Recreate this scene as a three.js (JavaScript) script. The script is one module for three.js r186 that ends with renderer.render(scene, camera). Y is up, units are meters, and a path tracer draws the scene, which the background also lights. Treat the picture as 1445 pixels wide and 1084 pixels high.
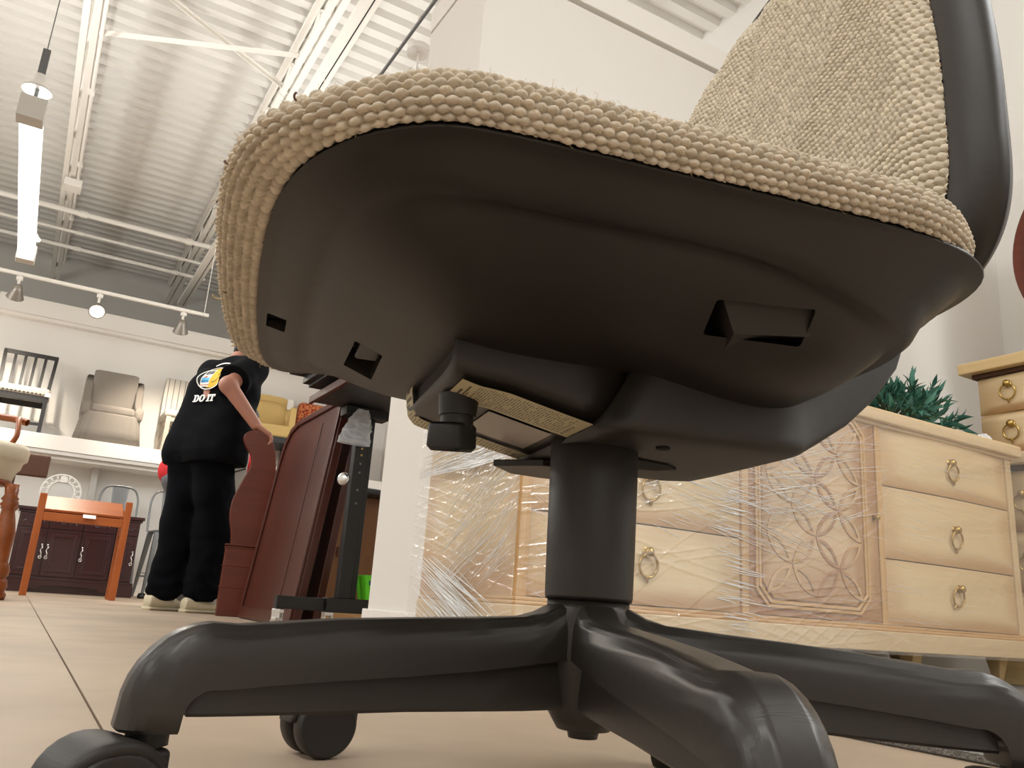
import * as THREE from 'three';
import { RoundedBoxGeometry } from 'three/addons/geometries/RoundedBoxGeometry.js';
import { mergeGeometries, mergeVertices, toCreasedNormals } from 'three/addons/utils/BufferGeometryUtils.js';
import { MarchingCubes } from 'three/addons/objects/MarchingCubes.js';
import { RectAreaLightUniformsLib } from 'three/addons/lights/RectAreaLightUniformsLib.js';
import { Brush, Evaluator, SUBTRACTION } from 'three-bvh-csg';

RectAreaLightUniformsLib.init();
const scene = new THREE.Scene();
scene.background = new THREE.Color(0x1a1815);
const V3 = (x, y, z) => new THREE.Vector3(x, y, z);

/* ---------- camera ---------- */
const W = 1445, H = 1084, F = 1160;
const camera = new THREE.PerspectiveCamera(2 * Math.atan(H / 2 / F) * 180 / Math.PI, W / H, 0.02, 60);
{
  const d1 = V3((20 - W / 2) / F, -(810 - H / 2) / F, -1).normalize();
  const up = V3(1, -0.07, 0).cross(d1).normalize(); if (up.y < 0) up.negate();
  const zc = d1.clone().negate(), xc = up.clone().cross(zc);
  camera.quaternion.setFromRotationMatrix(new THREE.Matrix4().makeBasis(xc, up, zc).transpose());
  camera.position.set(0, 0.15, 0);
}
scene.add(camera);

/* ---------- renderer and exposure ---------- */
const renderer = new THREE.WebGLRenderer({ antialias: true });
renderer.toneMapping = THREE.LinearToneMapping;
renderer.toneMappingExposure = 1.9;
renderer.shadowMap.enabled = true;

/* ---------- linear pendant lights (positions and strength) ---------- */
const WARM = new THREE.Color(0.98, 1, 1.0);
const TUBE_DOWN = 22, TUBE_UP = 16, TUBE_SIDE = 20, TUBE_GLOW = 1.6;
const TUBES = [
  [-0.40, 2.60, -6.03, 2.5], [-2.75, 2.60, -6.6, 3.2, 1.15], [-3.6, 2.6, -1.2, 2.5, 0.7], [-1.2, 2.6, 0.6, 2.5],
  [2.6, 2.6, 0.9, 2.5, 1.5], [-1.2, 2.6, 4.2, 2.5], [3.1, 2.7, -6.2, 2.5], [-3.6, 2.6, -10.4, 2.5, 0.5],
];

/* ---------- random, noise ---------- */
let seed = 7;
const rnd = () => { seed = (seed * 1664525 + 1013904223) >>> 0; return seed / 4294967296; };
const hash = (i, j = 0, k = 0) => { let h = (i * 374761393 + j * 668265263 + k * 2147483647) | 0; h = Math.imul(h ^ (h >>> 13), 1274126177); return ((h ^ (h >>> 16)) >>> 0) / 4294967296; };
const sm = t => t * t * (3 - 2 * t);
function vnoise(x, y, p = 0, s = 0) {
  let i = Math.floor(x), j = Math.floor(y); const u = sm(x - i), v = sm(y - j);
  const w = (a, b) => p ? hash(((a % p) + p) % p, ((b % p) + p) % p, s) : hash(a, b, s);
  return (w(i, j) * (1 - u) + w(i + 1, j) * u) * (1 - v) + (w(i, j + 1) * (1 - u) + w(i + 1, j + 1) * u) * v;
}
const clamp = (x, a = 0, b = 1) => Math.min(b, Math.max(a, x));
const sstep = (a, b, x) => sm(clamp((x - a) / (b - a)));
const lerp = (a, b, t) => a + (b - a) * t;

/* ---------- textures ---------- */
function tex(n, fn, srgb = false, rep = 1) {
  const d = new Uint8Array(n * n * 4);
  for (let y = 0; y < n; y++) for (let x = 0; x < n; x++) {
    const c = fn(x / n, y / n), o = (y * n + x) * 4;
    if (typeof c === 'number') d[o] = d[o + 1] = d[o + 2] = clamp(c) * 255; else { d[o] = clamp(c[0]) * 255; d[o + 1] = clamp(c[1]) * 255; d[o + 2] = clamp(c[2]) * 255; }
    d[o + 3] = 255;
  }
  const t = new THREE.DataTexture(d, n, n); t.wrapS = t.wrapT = THREE.RepeatWrapping; t.magFilter = THREE.LinearFilter; t.minFilter = THREE.LinearMipmapLinearFilter; t.generateMipmaps = true;
  if (srgb) t.colorSpace = THREE.SRGBColorSpace; t.repeat.set(rep, rep); t.needsUpdate = true; return t;
}
function canvasTex(w, h, draw) {
  const c = document.createElement('canvas'); c.width = w; c.height = h; draw(c.getContext('2d'), w, h);
  const t = new THREE.CanvasTexture(c); t.colorSpace = THREE.SRGBColorSpace; return t;
}
const fbm = (x, y, p, s) => 0.5 * vnoise(x * p, y * p, p, s) + 0.3 * vnoise(x * p * 2, y * p * 2, p * 2, s + 1) + 0.2 * vnoise(x * p * 4, y * p * 4, p * 4, s + 2);
const grainTex = (c0, c1, sd, fx = 3, fy = 48) => tex(512, (x, y) => {
  const n = 0.55 * vnoise(x * fx + 0.6 * vnoise(y * 8, x * 2, 8, sd), y * fy, 0, sd) + 0.3 * vnoise(x * fx * 3, y * fy * 3, 0, sd + 1) + 0.15 * vnoise(x * 40, y * 200, 0, sd + 2);
  return [0, 1, 2].map(i => lerp(c0[i], c1[i], n));
}, true);
const speck = tex(512, (x, y) => 0.5 * vnoise(x * 128, y * 128, 128, 3) + 0.5 * vnoise(x * 256, y * 256, 256, 4));

/* ---------- materials ---------- */
const M = {};
const std = (name, o) => (M[name] = Object.assign(new THREE.MeshStandardMaterial(o), { name }));
const phy = (name, o) => (M[name] = Object.assign(new THREE.MeshPhysicalMaterial(o), { name }));
std('plastic', { color: 0x27231f, roughness: 0.56, bumpMap: speck, bumpScale: 0.00012, roughnessMap: tex(256, (x, y) => 0.88 + 0.12 * fbm(x, y, 8, 31)) });
std('plasticMatte', { color: 0x201b17, roughness: 0.43, bumpMap: speck, bumpScale: 0.00012 });
std('baseMetal', { color: 0x2e2a26, roughness: 0.41, metalness: 0.1, bumpMap: speck, bumpScale: 0.0001, roughnessMap: tex(256, (x, y) => 0.86 + 0.14 * fbm(x, y, 6, 41)) });
std('black', { color: 0x0b0b0b, roughness: 0.45 });
std('void', { color: 0x060505, roughness: 0.9 });
std('yarn', { color: 0xffffff, vertexColors: true, roughness: 0.95, bumpMap: speck, bumpScale: 0.0006 });
std('fuzz', { color: 0xcbb98f, roughness: 1 });
std('wallWarm', { color: 0xe9e5df, roughness: 0.9 });
std('wallWhite', { color: 0xeeebe6, roughness: 0.92 });
std('wallGrey', { color: 0xd3d0ca, roughness: 0.9 });
std('deckPaint', { color: 0xe0dcd5, roughness: 0.75 });
std('steelPaint', { color: 0xf0ebe2, roughness: 0.6 });
std('trimWhite', { color: 0xf0ece6, roughness: 0.55 });
std('floorSlab', { color: 0xffffff, roughness: 0.6, map: tex(512, (x, y) => { const n = fbm(x, y, 6, 11), m = fbm(x, y, 24, 15); const k = 0.86 + 0.22 * n + 0.1 * m; return [0.665 * k, 0.59 * k, 0.51 * k]; }, true), roughnessMap: tex(256, (x, y) => 0.75 + 0.25 * fbm(x, y, 8, 21)) });
std('grout', { color: 0x4b433b, roughness: 0.9 });
std('carpet', { color: 0xffffff, roughness: 1, map: tex(512, (x, y) => { const k = 0.5 * vnoise(x * 90, y * 90, 90, 5) + 0.5 * vnoise(x * 200, y * 200, 200, 6); return [0.40 + 0.25 * k, 0.385 + 0.25 * k, 0.36 + 0.25 * k]; }, true), bumpMap: speck, bumpScale: 0.004 });
std('blond', { color: 0xffffff, roughness: 0.42, map: grainTex([0.90, 0.81, 0.66], [0.83, 0.72, 0.56], 51) });
std('blondWarm', { color: 0xffffff, roughness: 0.42, map: grainTex([0.86, 0.71, 0.50], [0.79, 0.62, 0.41], 55) });
std('honey', { color: 0xffffff, roughness: 0.4, map: grainTex([0.90, 0.79, 0.60], [0.84, 0.71, 0.50], 58) });
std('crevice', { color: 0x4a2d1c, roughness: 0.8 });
const glaze = (c0, c1, sd, k) => tex(512, (x, y) => { const n = 0.6 * vnoise(x * 4, y * 40, 0, sd) + 0.4 * vnoise(x * 14, y * 160, 0, sd + 1); const w = 0.10 * (vnoise(x * 3 + 5, y * 5, 0, sd + 2) - 0.5); const e = Math.max(sstep(0.16, 0, Math.min(x, 1 - x) + w) * k[0], sstep(0.3, 0, y + w) * k[1], sstep(0.2, 0, 1 - y + w) * k[2]); const t = clamp(0.25 * n + e); return [0, 1, 2].map(i => lerp(c0[i], c1[i], t) * (0.97 + 0.05 * n)); }, true);
std('glazed', { color: 0xffffff, roughness: 0.4, map: glaze([0.93, 0.85, 0.69], [0.72, 0.53, 0.35], 91, [0.3, 0.6, 0.2]) });
std('glazedDoor', { color: 0xffffff, roughness: 0.4, map: glaze([0.86, 0.73, 0.55], [0.66, 0.47, 0.31], 95, [0.8, 0.8, 0.5]) });
std('glazedPanel', { color: 0xffffff, roughness: 0.42, map: glaze([0.88, 0.77, 0.61], [0.68, 0.50, 0.34], 97, [0.7, 0.6, 0.5]) });
phy('brass', { color: 0xb89a5a, metalness: 1, roughness: 0.28 });
std('chrome', { color: 0xd8d8d8, metalness: 1, roughness: 0.2 });
phy('film', { color: 0xffffff, transmission: 0.9, thickness: 0, roughness: 0.1, ior: 1.6, side: THREE.DoubleSide });
phy('filmFold', { color: 0xffffff, transmission: 0.12, thickness: 0, roughness: 0.3, ior: 1.6, side: THREE.DoubleSide, clearcoat: 1, clearcoatRoughness: 0.08 });
std('mahogany', { color: 0xffffff, roughness: 0.3, map: grainTex([0.34, 0.145, 0.085], [0.25, 0.10, 0.06], 61) });
std('redwood', { color: 0xffffff, roughness: 0.38, map: grainTex([0.45, 0.20, 0.12], [0.37, 0.155, 0.09], 63) });
phy('darkCherry', { color: 0xffffff, roughness: 0.25, clearcoat: 0.6, clearcoatRoughness: 0.12, map: grainTex([0.24, 0.10, 0.11], [0.18, 0.075, 0.085], 65) });
std('orangeWood', { color: 0xffffff, roughness: 0.4, map: grainTex([0.70, 0.38, 0.16], [0.60, 0.30, 0.12], 67) });
std('oakTurned', { color: 0xffffff, roughness: 0.32, map: grainTex([0.62, 0.34, 0.13], [0.50, 0.25, 0.09], 69) });
std('tanWood', { color: 0xffffff, roughness: 0.5, map: grainTex([0.50, 0.34, 0.18], [0.42, 0.27, 0.14], 71) });
std('brownPad', { color: 0x5a3a2a, roughness: 0.6 });
std('creamFabric', { color: 0xd9cfb8, roughness: 0.95, bumpMap: speck, bumpScale: 0.001 });
std('linen', { color: 0xc9c0b2, roughness: 0.95, bumpMap: speck, bumpScale: 0.001 });
std('charcoalWood', { color: 0x2b2a2b, roughness: 0.45 });
std('slipcover', { color: 0x8d857c, roughness: 0.95, bumpMap: speck, bumpScale: 0.001 });
std('stripeLinen', { color: 0xffffff, roughness: 0.95, map: tex(256, (x, y) => { const s = Math.abs(((x * 8) % 1) - 0.5); const k = s < 0.07 ? 0.5 : (s > 0.36 && s < 0.4 ? 0.68 : 0.79); return [k, k * 0.97, k * 0.92]; }, true) });
std('washWood', { color: 0xb9ad9d, roughness: 0.7 });
std('yellowFabric', { color: 0xd9ba7a, roughness: 0.9, bumpMap: speck, bumpScale: 0.001 });
std('floral', { color: 0xffffff, roughness: 0.9, map: tex(256, (x, y) => { const n = Math.abs(fbm(x, y, 8, 81) - 0.5) * 9; return n < 0.55 ? [0.62, 0.13, 0.10] : n < 0.85 ? [0.55, 0.42, 0.22] : [0.86, 0.52, 0.33]; }, true) });
std('fringe', { color: 0xc99a48, roughness: 0.95 });
std('gunmetal', { color: 0x77797a, metalness: 0.8, roughness: 0.4 });
std('lattice', { color: 0xf2efe8, roughness: 0.5 });
phy('shirtBlack', { color: 0x0b0c0f, roughness: 1, specularIntensity: 0.25 });
phy('denimBlack', { color: 0x080a0f, roughness: 1, specularIntensity: 0.25 });
std('jeansGrey', { color: 0x6b6d71, roughness: 0.95 });
std('shirtRed', { color: 0xc4141c, roughness: 0.85 });
std('shoeCream', { color: 0xd8ccb0, roughness: 0.7 });
std('sole', { color: 0x2a2622, roughness: 0.8 });
phy('skin', { color: 0xb07a66, roughness: 0.55 });
std('hair', { color: 0x2b211b, roughness: 0.7 });
std('leaf', { color: 0x457d6c, roughness: 0.5, side: THREE.DoubleSide });
std('leafDark', { color: 0x2a5c4e, roughness: 0.55, side: THREE.DoubleSide });
std('stem', { color: 0x3b4a2c, roughness: 0.8 });
std('green', { color: 0x5cc81f, roughness: 0.5 });
std('blueBall', { color: 0x2f6fae, roughness: 0.5 });
std('paper', { color: 0xf0ece4, roughness: 0.8 });
phy('bagPlastic', { color: 0xf4f6f8, transmission: 0.75, thickness: 0, roughness: 0.25, side: THREE.DoubleSide });
std('tubeGlow', { color: 0xffffff, emissive: WARM.clone().lerp(new THREE.Color(1, 1, 1), 0.6), emissiveIntensity: TUBE_GLOW });
std('spotGlow', { color: 0xffffff, emissive: new THREE.Color(1, 0.9, 0.74), emissiveIntensity: 3 });
std('lampSilver', { color: 0x9a948c, metalness: 0.6, roughness: 0.35 });

/* ---------- object helpers ---------- */
const used = {};
function numbered(n) { const k = used[n] = (used[n] ?? -1) + 1; return k ? `${n}_${String(k).padStart(3, '0')}` : n; }
function tag(o, label, category, group) { o.userData = { ...o.userData, label, category }; if (group) o.userData.group = group; return o; }
function thing(name, label, category, pos = [0, 0, 0], turn = 0, group) {
  const o = new THREE.Group(); o.name = numbered(name); o.position.set(...pos); o.rotation.y = turn; scene.add(o);
  return tag(o, label, category, group);
}
function mesh(name, geo, mat, parent = scene, pos, rot) {
  if (Array.isArray(geo)) geo = merge(geo);
  const m = new THREE.Mesh(geo, typeof mat === 'string' ? M[mat] : mat);
  m.name = parent === scene ? numbered(name) : name; m.castShadow = m.receiveShadow = true;
  if (pos) m.position.set(...pos); if (rot) m.rotation.set(...rot);
  parent.add(m); return m;
}
function struct(name, geo, mat, parent = scene, pos, rot) { const m = mesh(name, geo, mat, parent, pos, rot); if (parent === scene) m.userData.kind = 'structure'; return m; }
function merge(list) { list = list.map(g => { g = g.index ? g.toNonIndexed() : g.clone(); for (const k of Object.keys(g.attributes)) if (!['position', 'normal', 'uv'].includes(k)) g.deleteAttribute(k); return g; }); return list.length > 1 ? mergeGeometries(list) : list[0]; }
/* box from min to max corner, with bevel and metric uv */
function box(x0, y0, z0, x1, y1, z1, r = 0.003) {
  const w = x1 - x0, h = y1 - y0, d = z1 - z0;
  const g = r > 0 ? new RoundedBoxGeometry(w, h, d, 2, Math.min(r, w * 0.45, h * 0.45, d * 0.45)) : new THREE.BoxGeometry(w, h, d);
  boxUV(g); g.translate((x0 + x1) / 2, (y0 + y1) / 2, (z0 + z1) / 2); return g;
}
function boxUV(g, s = 1) {
  const p = g.attributes.position, n = g.attributes.normal, uv = new Float32Array(p.count * 2);
  for (let i = 0; i < p.count; i++) {
    const a = Math.abs(n.getX(i)), b = Math.abs(n.getY(i)), c = Math.abs(n.getZ(i)); let u, v;
    if (a > b && a > c) { u = p.getZ(i); v = p.getY(i); } else if (b > c) { u = p.getX(i); v = p.getZ(i); } else { u = p.getX(i); v = p.getY(i); }
    uv[2 * i] = u * s; uv[2 * i + 1] = v * s;
  }
  g.setAttribute('uv', new THREE.BufferAttribute(uv, 2)); return g;
}
/* uv with the grain running upright */
function upGrain(g) { const u = g.attributes.uv; for (let i = 0; i < u.count; i++) { const a = u.getX(i); u.setXY(i, u.getY(i), a); } return g; }
/* straight bar between two points, rectangular section */
function bar(a, b, w, h = w, r = 0.002) {
  const A = V3(...a), B = V3(...b), d = B.clone().sub(A), L = d.length();
  const g = r ? new RoundedBoxGeometry(w, L, h, 2, Math.min(r, w * 0.45, h * 0.45)) : new THREE.BoxGeometry(w, L, h);
  boxUV(g); upGrain(g);
  g.applyQuaternion(new THREE.Quaternion().setFromUnitVectors(V3(0, 1, 0), d.normalize())); g.translate(...A.add(B).multiplyScalar(0.5).toArray()); return g;
}
function rod(a, b, r, r2 = r, n = 14) {
  const A = V3(...a), B = V3(...b), d = B.clone().sub(A), L = d.length();
  const g = new THREE.CylinderGeometry(r2, r, L, n); g.applyQuaternion(new THREE.Quaternion().setFromUnitVectors(V3(0, 1, 0), d.normalize())); g.translate(...A.add(B).multiplyScalar(0.5).toArray()); return g;
}
function tube(pts, r, n = 24, m = 8, closed = false) { return new THREE.TubeGeometry(new THREE.CatmullRomCurve3(pts.map(p => V3(...p)), closed), n, r, m, closed); }
function lathe(pts, n = 24) { return new THREE.LatheGeometry(pts.map(p => new THREE.Vector2(...p)), n); }
function shape(pts) { const s = new THREE.Shape(); pts.forEach((p, i) => i ? s.lineTo(...p) : s.moveTo(...p)); s.closePath(); return s; }
function splineShape(pts) { const s = new THREE.Shape(); s.moveTo(...pts[0]); s.splineThru(pts.slice(1).map(p => new THREE.Vector2(...p))); s.closePath(); return s; }
function extrude(s, depth, bevel = 0.004, seg = 12) { const g = new THREE.ExtrudeGeometry(s, { depth: depth - 2 * bevel, bevelEnabled: bevel > 0, bevelThickness: bevel, bevelSize: bevel, bevelSegments: 2, curveSegments: seg }); g.translate(0, 0, bevel); return g; }
/* grid surface: fn(i/nu, j/nv) -> [x,y,z]; closeU joins the first and last column */
function grid(nu, nv, fn, closeU = false, uvS = [1, 1], color) {
  const pos = [], uv = [], idx = [], col = []; const cu = closeU ? nu : nu + 1;
  for (let j = 0; j <= nv; j++) for (let i = 0; i < cu; i++) { const p = fn(i / nu, j / nv, i, j); pos.push(p[0], p[1], p[2]); uv.push(i / nu * uvS[0], j / nv * uvS[1]); if (color) col.push(p[3], p[4], p[5]); }
  for (let j = 0; j < nv; j++) for (let i = 0; i < nu; i++) { const a = j * cu + i, b = j * cu + (i + 1) % cu, c = a + cu, d = b + cu; idx.push(a, b, d, a, d, c); }
  const g = new THREE.BufferGeometry(); g.setAttribute('position', new THREE.Float32BufferAttribute(pos, 3)); g.setAttribute('uv', new THREE.Float32BufferAttribute(uv, 2));
  if (color) g.setAttribute('color', new THREE.Float32BufferAttribute(col, 3));
  g.setIndex(idx); g.computeVertexNormals(); return g;
}
/* loft through closed sections (arrays of [x,y,z] of one length), caps at both ends */
function loft(secs, cap = true) {
  const n = secs[0].length, pos = [], uv = [], idx = [];
  secs.forEach((s, j) => s.forEach((p, i) => { pos.push(...p); uv.push(j * 0.05, i / n * 0.3); }));
  for (let j = 0; j < secs.length - 1; j++) for (let i = 0; i < n; i++) { const a = j * n + i, b = j * n + (i + 1) % n, c = a + n, d = b + n; idx.push(a, b, d, a, d, c); }
  if (cap) for (const e of [0, secs.length - 1]) { const c = pos.length / 3, s = secs[e], m = s.reduce((q, p) => [q[0] + p[0] / n, q[1] + p[1] / n, q[2] + p[2] / n], [0, 0, 0]); pos.push(...m); uv.push(0, 0); for (let i = 0; i < n; i++) e ? idx.push(e * n + i, e * n + (i + 1) % n, c) : idx.push((i + 1) % n, i, c); }
  const g = new THREE.BufferGeometry(); g.setAttribute('position', new THREE.Float32BufferAttribute(pos, 3)); g.setAttribute('uv', new THREE.Float32BufferAttribute(uv, 2)); g.setIndex(idx); g.computeVertexNormals();
  return boxUV(g);
}
/* rounded rectangle outline of n points, half sizes a,b, exponent e */
function sup(a, b, e, n) { const o = []; for (let i = 0; i < n; i++) { const t = i / n * 2 * Math.PI, c = Math.cos(t), s = Math.sin(t); o.push([a * Math.sign(c) * Math.abs(c) ** (2 / e), b * Math.sign(s) * Math.abs(s) ** (2 / e)]); } return o; }

/* ---------- signed-distance bodies ---------- */
function field(bones, k) {
  const B = bones.map(b => ({ a: b[0], r: b[2], d: [b[1][0] - b[0][0], b[1][1] - b[0][1], b[1][2] - b[0][2]], q: b[3] - b[2] })); for (const b of B) b.l = b.d[0] ** 2 + b.d[1] ** 2 + b.d[2] ** 2 || 1e-9;
  return (x, y, z) => {
    let f = 9;
    for (const b of B) {
      const px = x - b.a[0], py = y - b.a[1], pz = z - b.a[2]; const t = clamp((px * b.d[0] + py * b.d[1] + pz * b.d[2]) / b.l);
      const v = Math.hypot(px - t * b.d[0], py - t * b.d[1], pz - t * b.d[2]) - (b.r + t * b.q);
      const h = clamp(0.5 + 0.5 * (v - f) / k); f = lerp(v, f, h) - k * h * (1 - h);
    }
    return f;
  };
}
function sdf(f, min, max, cell) {
  const size = Math.max(max[0] - min[0], max[1] - min[1], max[2] - min[2]) + 6 * cell, res = Math.ceil(size / cell), c = [0, 1, 2].map(i => (min[i] + max[i]) / 2);
  const mc = new MarchingCubes(res, M.skin, false, false, 400000); mc.isolation = 0; mc.field.fill(-1);
  const half = res / 2, s = size / res; let bound = [[], []];
  for (let i = 0; i < 3; i++) { bound[0][i] = Math.max(1, Math.floor(half + (min[i] - c[i]) / s) - 2); bound[1][i] = Math.min(res - 2, Math.ceil(half + (max[i] - c[i]) / s) + 2); }
  for (let z = bound[0][2]; z <= bound[1][2]; z++) for (let y = bound[0][1]; y <= bound[1][1]; y++) for (let x = bound[0][0]; x <= bound[1][0]; x++)
    mc.field[z * res * res + y * res + x] = -f(c[0] + (x - half) * s, c[1] + (y - half) * s, c[2] + (z - half) * s);
  mc.update();
  const n = mc.count, g = new THREE.BufferGeometry();
  const p = mc.positionArray.slice(0, n * 3), nn = mc.normalArray.slice(0, n * 3);
  for (let i = 0; i < n; i++) for (let k = 0; k < 3; k++) p[3 * i + k] = c[k] + p[3 * i + k] * size / 2;
  const e = cell * 0.5;
  for (let i = 0; i < n; i++) { const x = p[3 * i], y = p[3 * i + 1], z = p[3 * i + 2]; const a = f(x + e, y, z) - f(x - e, y, z), b = f(x, y + e, z) - f(x, y - e, z), d = f(x, y, z + e) - f(x, y, z - e), L = Math.hypot(a, b, d) || 1; nn[3 * i] = a / L; nn[3 * i + 1] = b / L; nn[3 * i + 2] = d / L; }
  g.setAttribute('position', new THREE.BufferAttribute(p, 3)); g.setAttribute('normal', new THREE.BufferAttribute(nn, 3));
  g.setAttribute('uv', new THREE.BufferAttribute(new Float32Array(n * 2), 2)); boxUV(g);
  return g;
}

/* =====================================================================
   SETTING
   ===================================================================== */
const DECK = 4.85, FAR = -13.7, XL = -6.5, XR = 4.1, NEAR = 6.5;
{
  /* floor: big slabs with thin recessed joints on a grout bed */
  const fl = new THREE.Group(); fl.name = 'floor'; fl.userData.kind = 'structure'; scene.add(fl);
  mesh('grout_bed', box(XL, -0.12, FAR, XR, -0.006, NEAR, 0), 'grout', fl);
  const g0 = {}; const JX = 0.11, SW = 3.3, SD = 12;
  for (let i = -3; i < 2; i++) for (let j = -2; j < 2; j++) {
    const x0 = Math.max(XL, JX + i * SW), x1 = Math.min(XR, JX + (i + 1) * SW), z0 = Math.max(FAR, 1.5 + j * SD), z1 = Math.min(NEAR, 1.5 + (j + 1) * SD);
    if (x1 - x0 < 0.05 || z1 - z0 < 0.05) continue;
    const gg = box(x0 + 0.0015, -0.03, z0 + 0.0015, x1 - 0.0015, 0, z1 - 0.0015, 0.001); boxUV(gg, 0.4);
    const m = mesh('floor_slab', gg, 'floorSlab', fl);
  }
  const cp = box(1.1, 0.0, -2.2, XR, 0.012, 2.6, 0.004); boxUV(cp, 3);
  struct('carpet', cp, 'carpet').userData.kind = 'structure';
  /* corrugated roof deck, ribs along x */
  const prof = []; const pitch = 0.19; let z = FAR - 0.1;
  while (z < NEAR + 0.2) { prof.push([z, DECK], [z + 0.082, DECK], [z + 0.105, DECK + 0.055], [z + 0.167, DECK + 0.055]); z += pitch; }
  const pos = [], idx = []; prof.forEach(([zz, y]) => pos.push(XL - 0.2, y, zz, XR + 0.2, y, zz));
  prof.forEach(([zz, y]) => pos.push(XL - 0.2, DECK + 0.2, zz, XR + 0.2, DECK + 0.2, zz));
  const n = prof.length; for (let i = 0; i < n - 1; i++) { const a = 2 * i; idx.push(a, a + 1, a + 3, a, a + 3, a + 2); const b = 2 * (n + i); idx.push(b, b + 3, b + 1, b, b + 2, b + 3); }
  const g = new THREE.BufferGeometry(); g.setAttribute('position', new THREE.Float32BufferAttribute(pos, 3)); g.setIndex(idx);
  const gg = g.toNonIndexed(); gg.computeVertexNormals(); boxUV(gg); struct('ceiling', gg, 'deckPaint');
  /* outer walls */
  struct('wall_far', box(XL - 0.2, -0.1, FAR - 0.2, XR + 0.2, DECK + 0.2, FAR, 0), 'wallGrey');
  struct('wall_left', box(XL - 0.2, -0.1, FAR, XL, DECK + 0.2, NEAR, 0), 'wallWhite');
  struct('wall_right', box(XR, -0.1, FAR, XR + 0.2, DECK + 0.2, NEAR, 0), 'wallWhite');
  struct('wall_near', box(XL - 0.2, -0.1, NEAR, XR + 0.2, DECK + 0.2, NEAR + 0.2, 0), 'wallWhite');
  /* thick partition behind the dresser */
  const px0 = 1.03, zf = -2.2, zb = -2.68, ht = 2.36;
  struct('wall_middle', box(px0, 0, zb, XR, ht, zf, 0.004), 'wallWarm');
  struct('trim_1', [box(px0 - 0.0, ht + 0.015, zb - 0.012, XR, ht + 0.12, zf + 0.012, 0.004), box(px0 + 0.02, ht, zb + 0.02, XR, ht + 0.015, zf - 0.02, 0)], 'trimWhite');
  struct('baseboard_middle', [box(px0 - 0.014, 0, zb - 0.014, px0 - 0.0005, 0.118, zf + 0.014, 0.003), box(px0, 0, zf + 0.0005, XR, 0.118, zf + 0.014, 0.003)], 'trimWhite');
}
/* far display: two tiers in a white partition, with ledge and soffit */
{
  const Z = -9.9, x0 = -2.6, x1 = XR;
  struct('wall_display', [box(x0, 0, -11.0, x1, 3.26, -10.75, 0), box(x0, 0, -10.75, x1, 1.43, -10.45, 0)], 'wallWhite');
  struct('trim_2', [box(-0.74, 3.045, -10.76, x1, 3.24, -10.6, 0.004), box(-0.74, 3.005, -10.76, x1, 3.045, -10.63, 0.004)], 'wallWarm');
  struct('trim_3', [box(x0, 1.44, -10.75, x1, 1.6, Z, 0.006), box(x0, 1.40, -10.6, x1, 1.44, Z - 0.02, 0.004), box(x0, 1.36, -10.6, x1, 1.40, Z - 0.09, 0.004)], 'trimWhite');
  struct('trim_4', box(0.535, 0.0, -10.46, 0.60, 1.36, -10.30, 0.003), 'wallGrey');
  struct('baseboard_display', box(x0, 0, -10.46, x1, 0.11, -10.43, 0.003), 'trimWhite');
}

/* ---------- roof steel ---------- */
function joist(x, label) {
  const o = thing('roof_joist', label, 'roof joist', [x, DECK - 0.37, 0]);
  const z0 = FAR + 0.02, z1 = 3.2, hT = 0.355, hB = 0.0;
  const ang = (y, s) => [box(-0.065, y - 0.006, z0, -0.012, y, z1, 0.001), box(0.012, y - 0.006, z0, 0.065, y, z1, 0.001), box(-0.018, y - (s > 0 ? 0.05 : -0.0), z0, -0.012, y + (s > 0 ? 0 : 0.05), z1, 0.001), box(0.012, y - (s > 0 ? 0.05 : 0), z0, 0.018, y + (s > 0 ? 0 : 0.05), z1, 0.001)];
  mesh('top_chord', ang(hT, 1), 'steelPaint', o); mesh('bottom_chord', ang(hB, -1), 'steelPaint', o);
  let k = 0; for (let z = z0 + 0.2; z < z1 - 0.4; z += 0.42, k++) mesh('web_member', rod([0, k % 2 ? hB + 0.02 : hT - 0.02, z], [0, k % 2 ? hT - 0.02 : hB + 0.02, z + 0.42], 0.0125, 0.0125, 8), 'steelPaint', o);
  return o;
}
joist(-0.32, 'white open-web steel roof joist nearest the lit hanging tube, carrying a thin conduit');
joist(1.29, 'white open-web steel roof joist rising just left of the chair seat, its webs seen side-on');
joist(2.86, 'white open-web steel roof joist showing above the top of the thick white wall');
joist(-1.92, 'white open-web steel roof joist at the left edge beyond the hanging tube');
{
  const c = thing('conduit', 'thin white conduit pipe clipped along the joist by the hanging tube', 'conduit', [-0.225, DECK - 0.40, 0]);
  mesh('pipe', rod([0, 0, FAR + 1.0], [0, 0, 1], 0.016), 'steelPaint', c);
  for (let z = -11; z < -4; z += 1.6) mesh('clamp', box(-0.03, -0.02, z, 0.022, 0.026, z + 0.05, 0.003), 'steelPaint', c);
  mesh('junction_box', box(-0.13, -0.09, -9.95, 0.05, 0.0, -9.75, 0.006), 'steelPaint', c);
}
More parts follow.
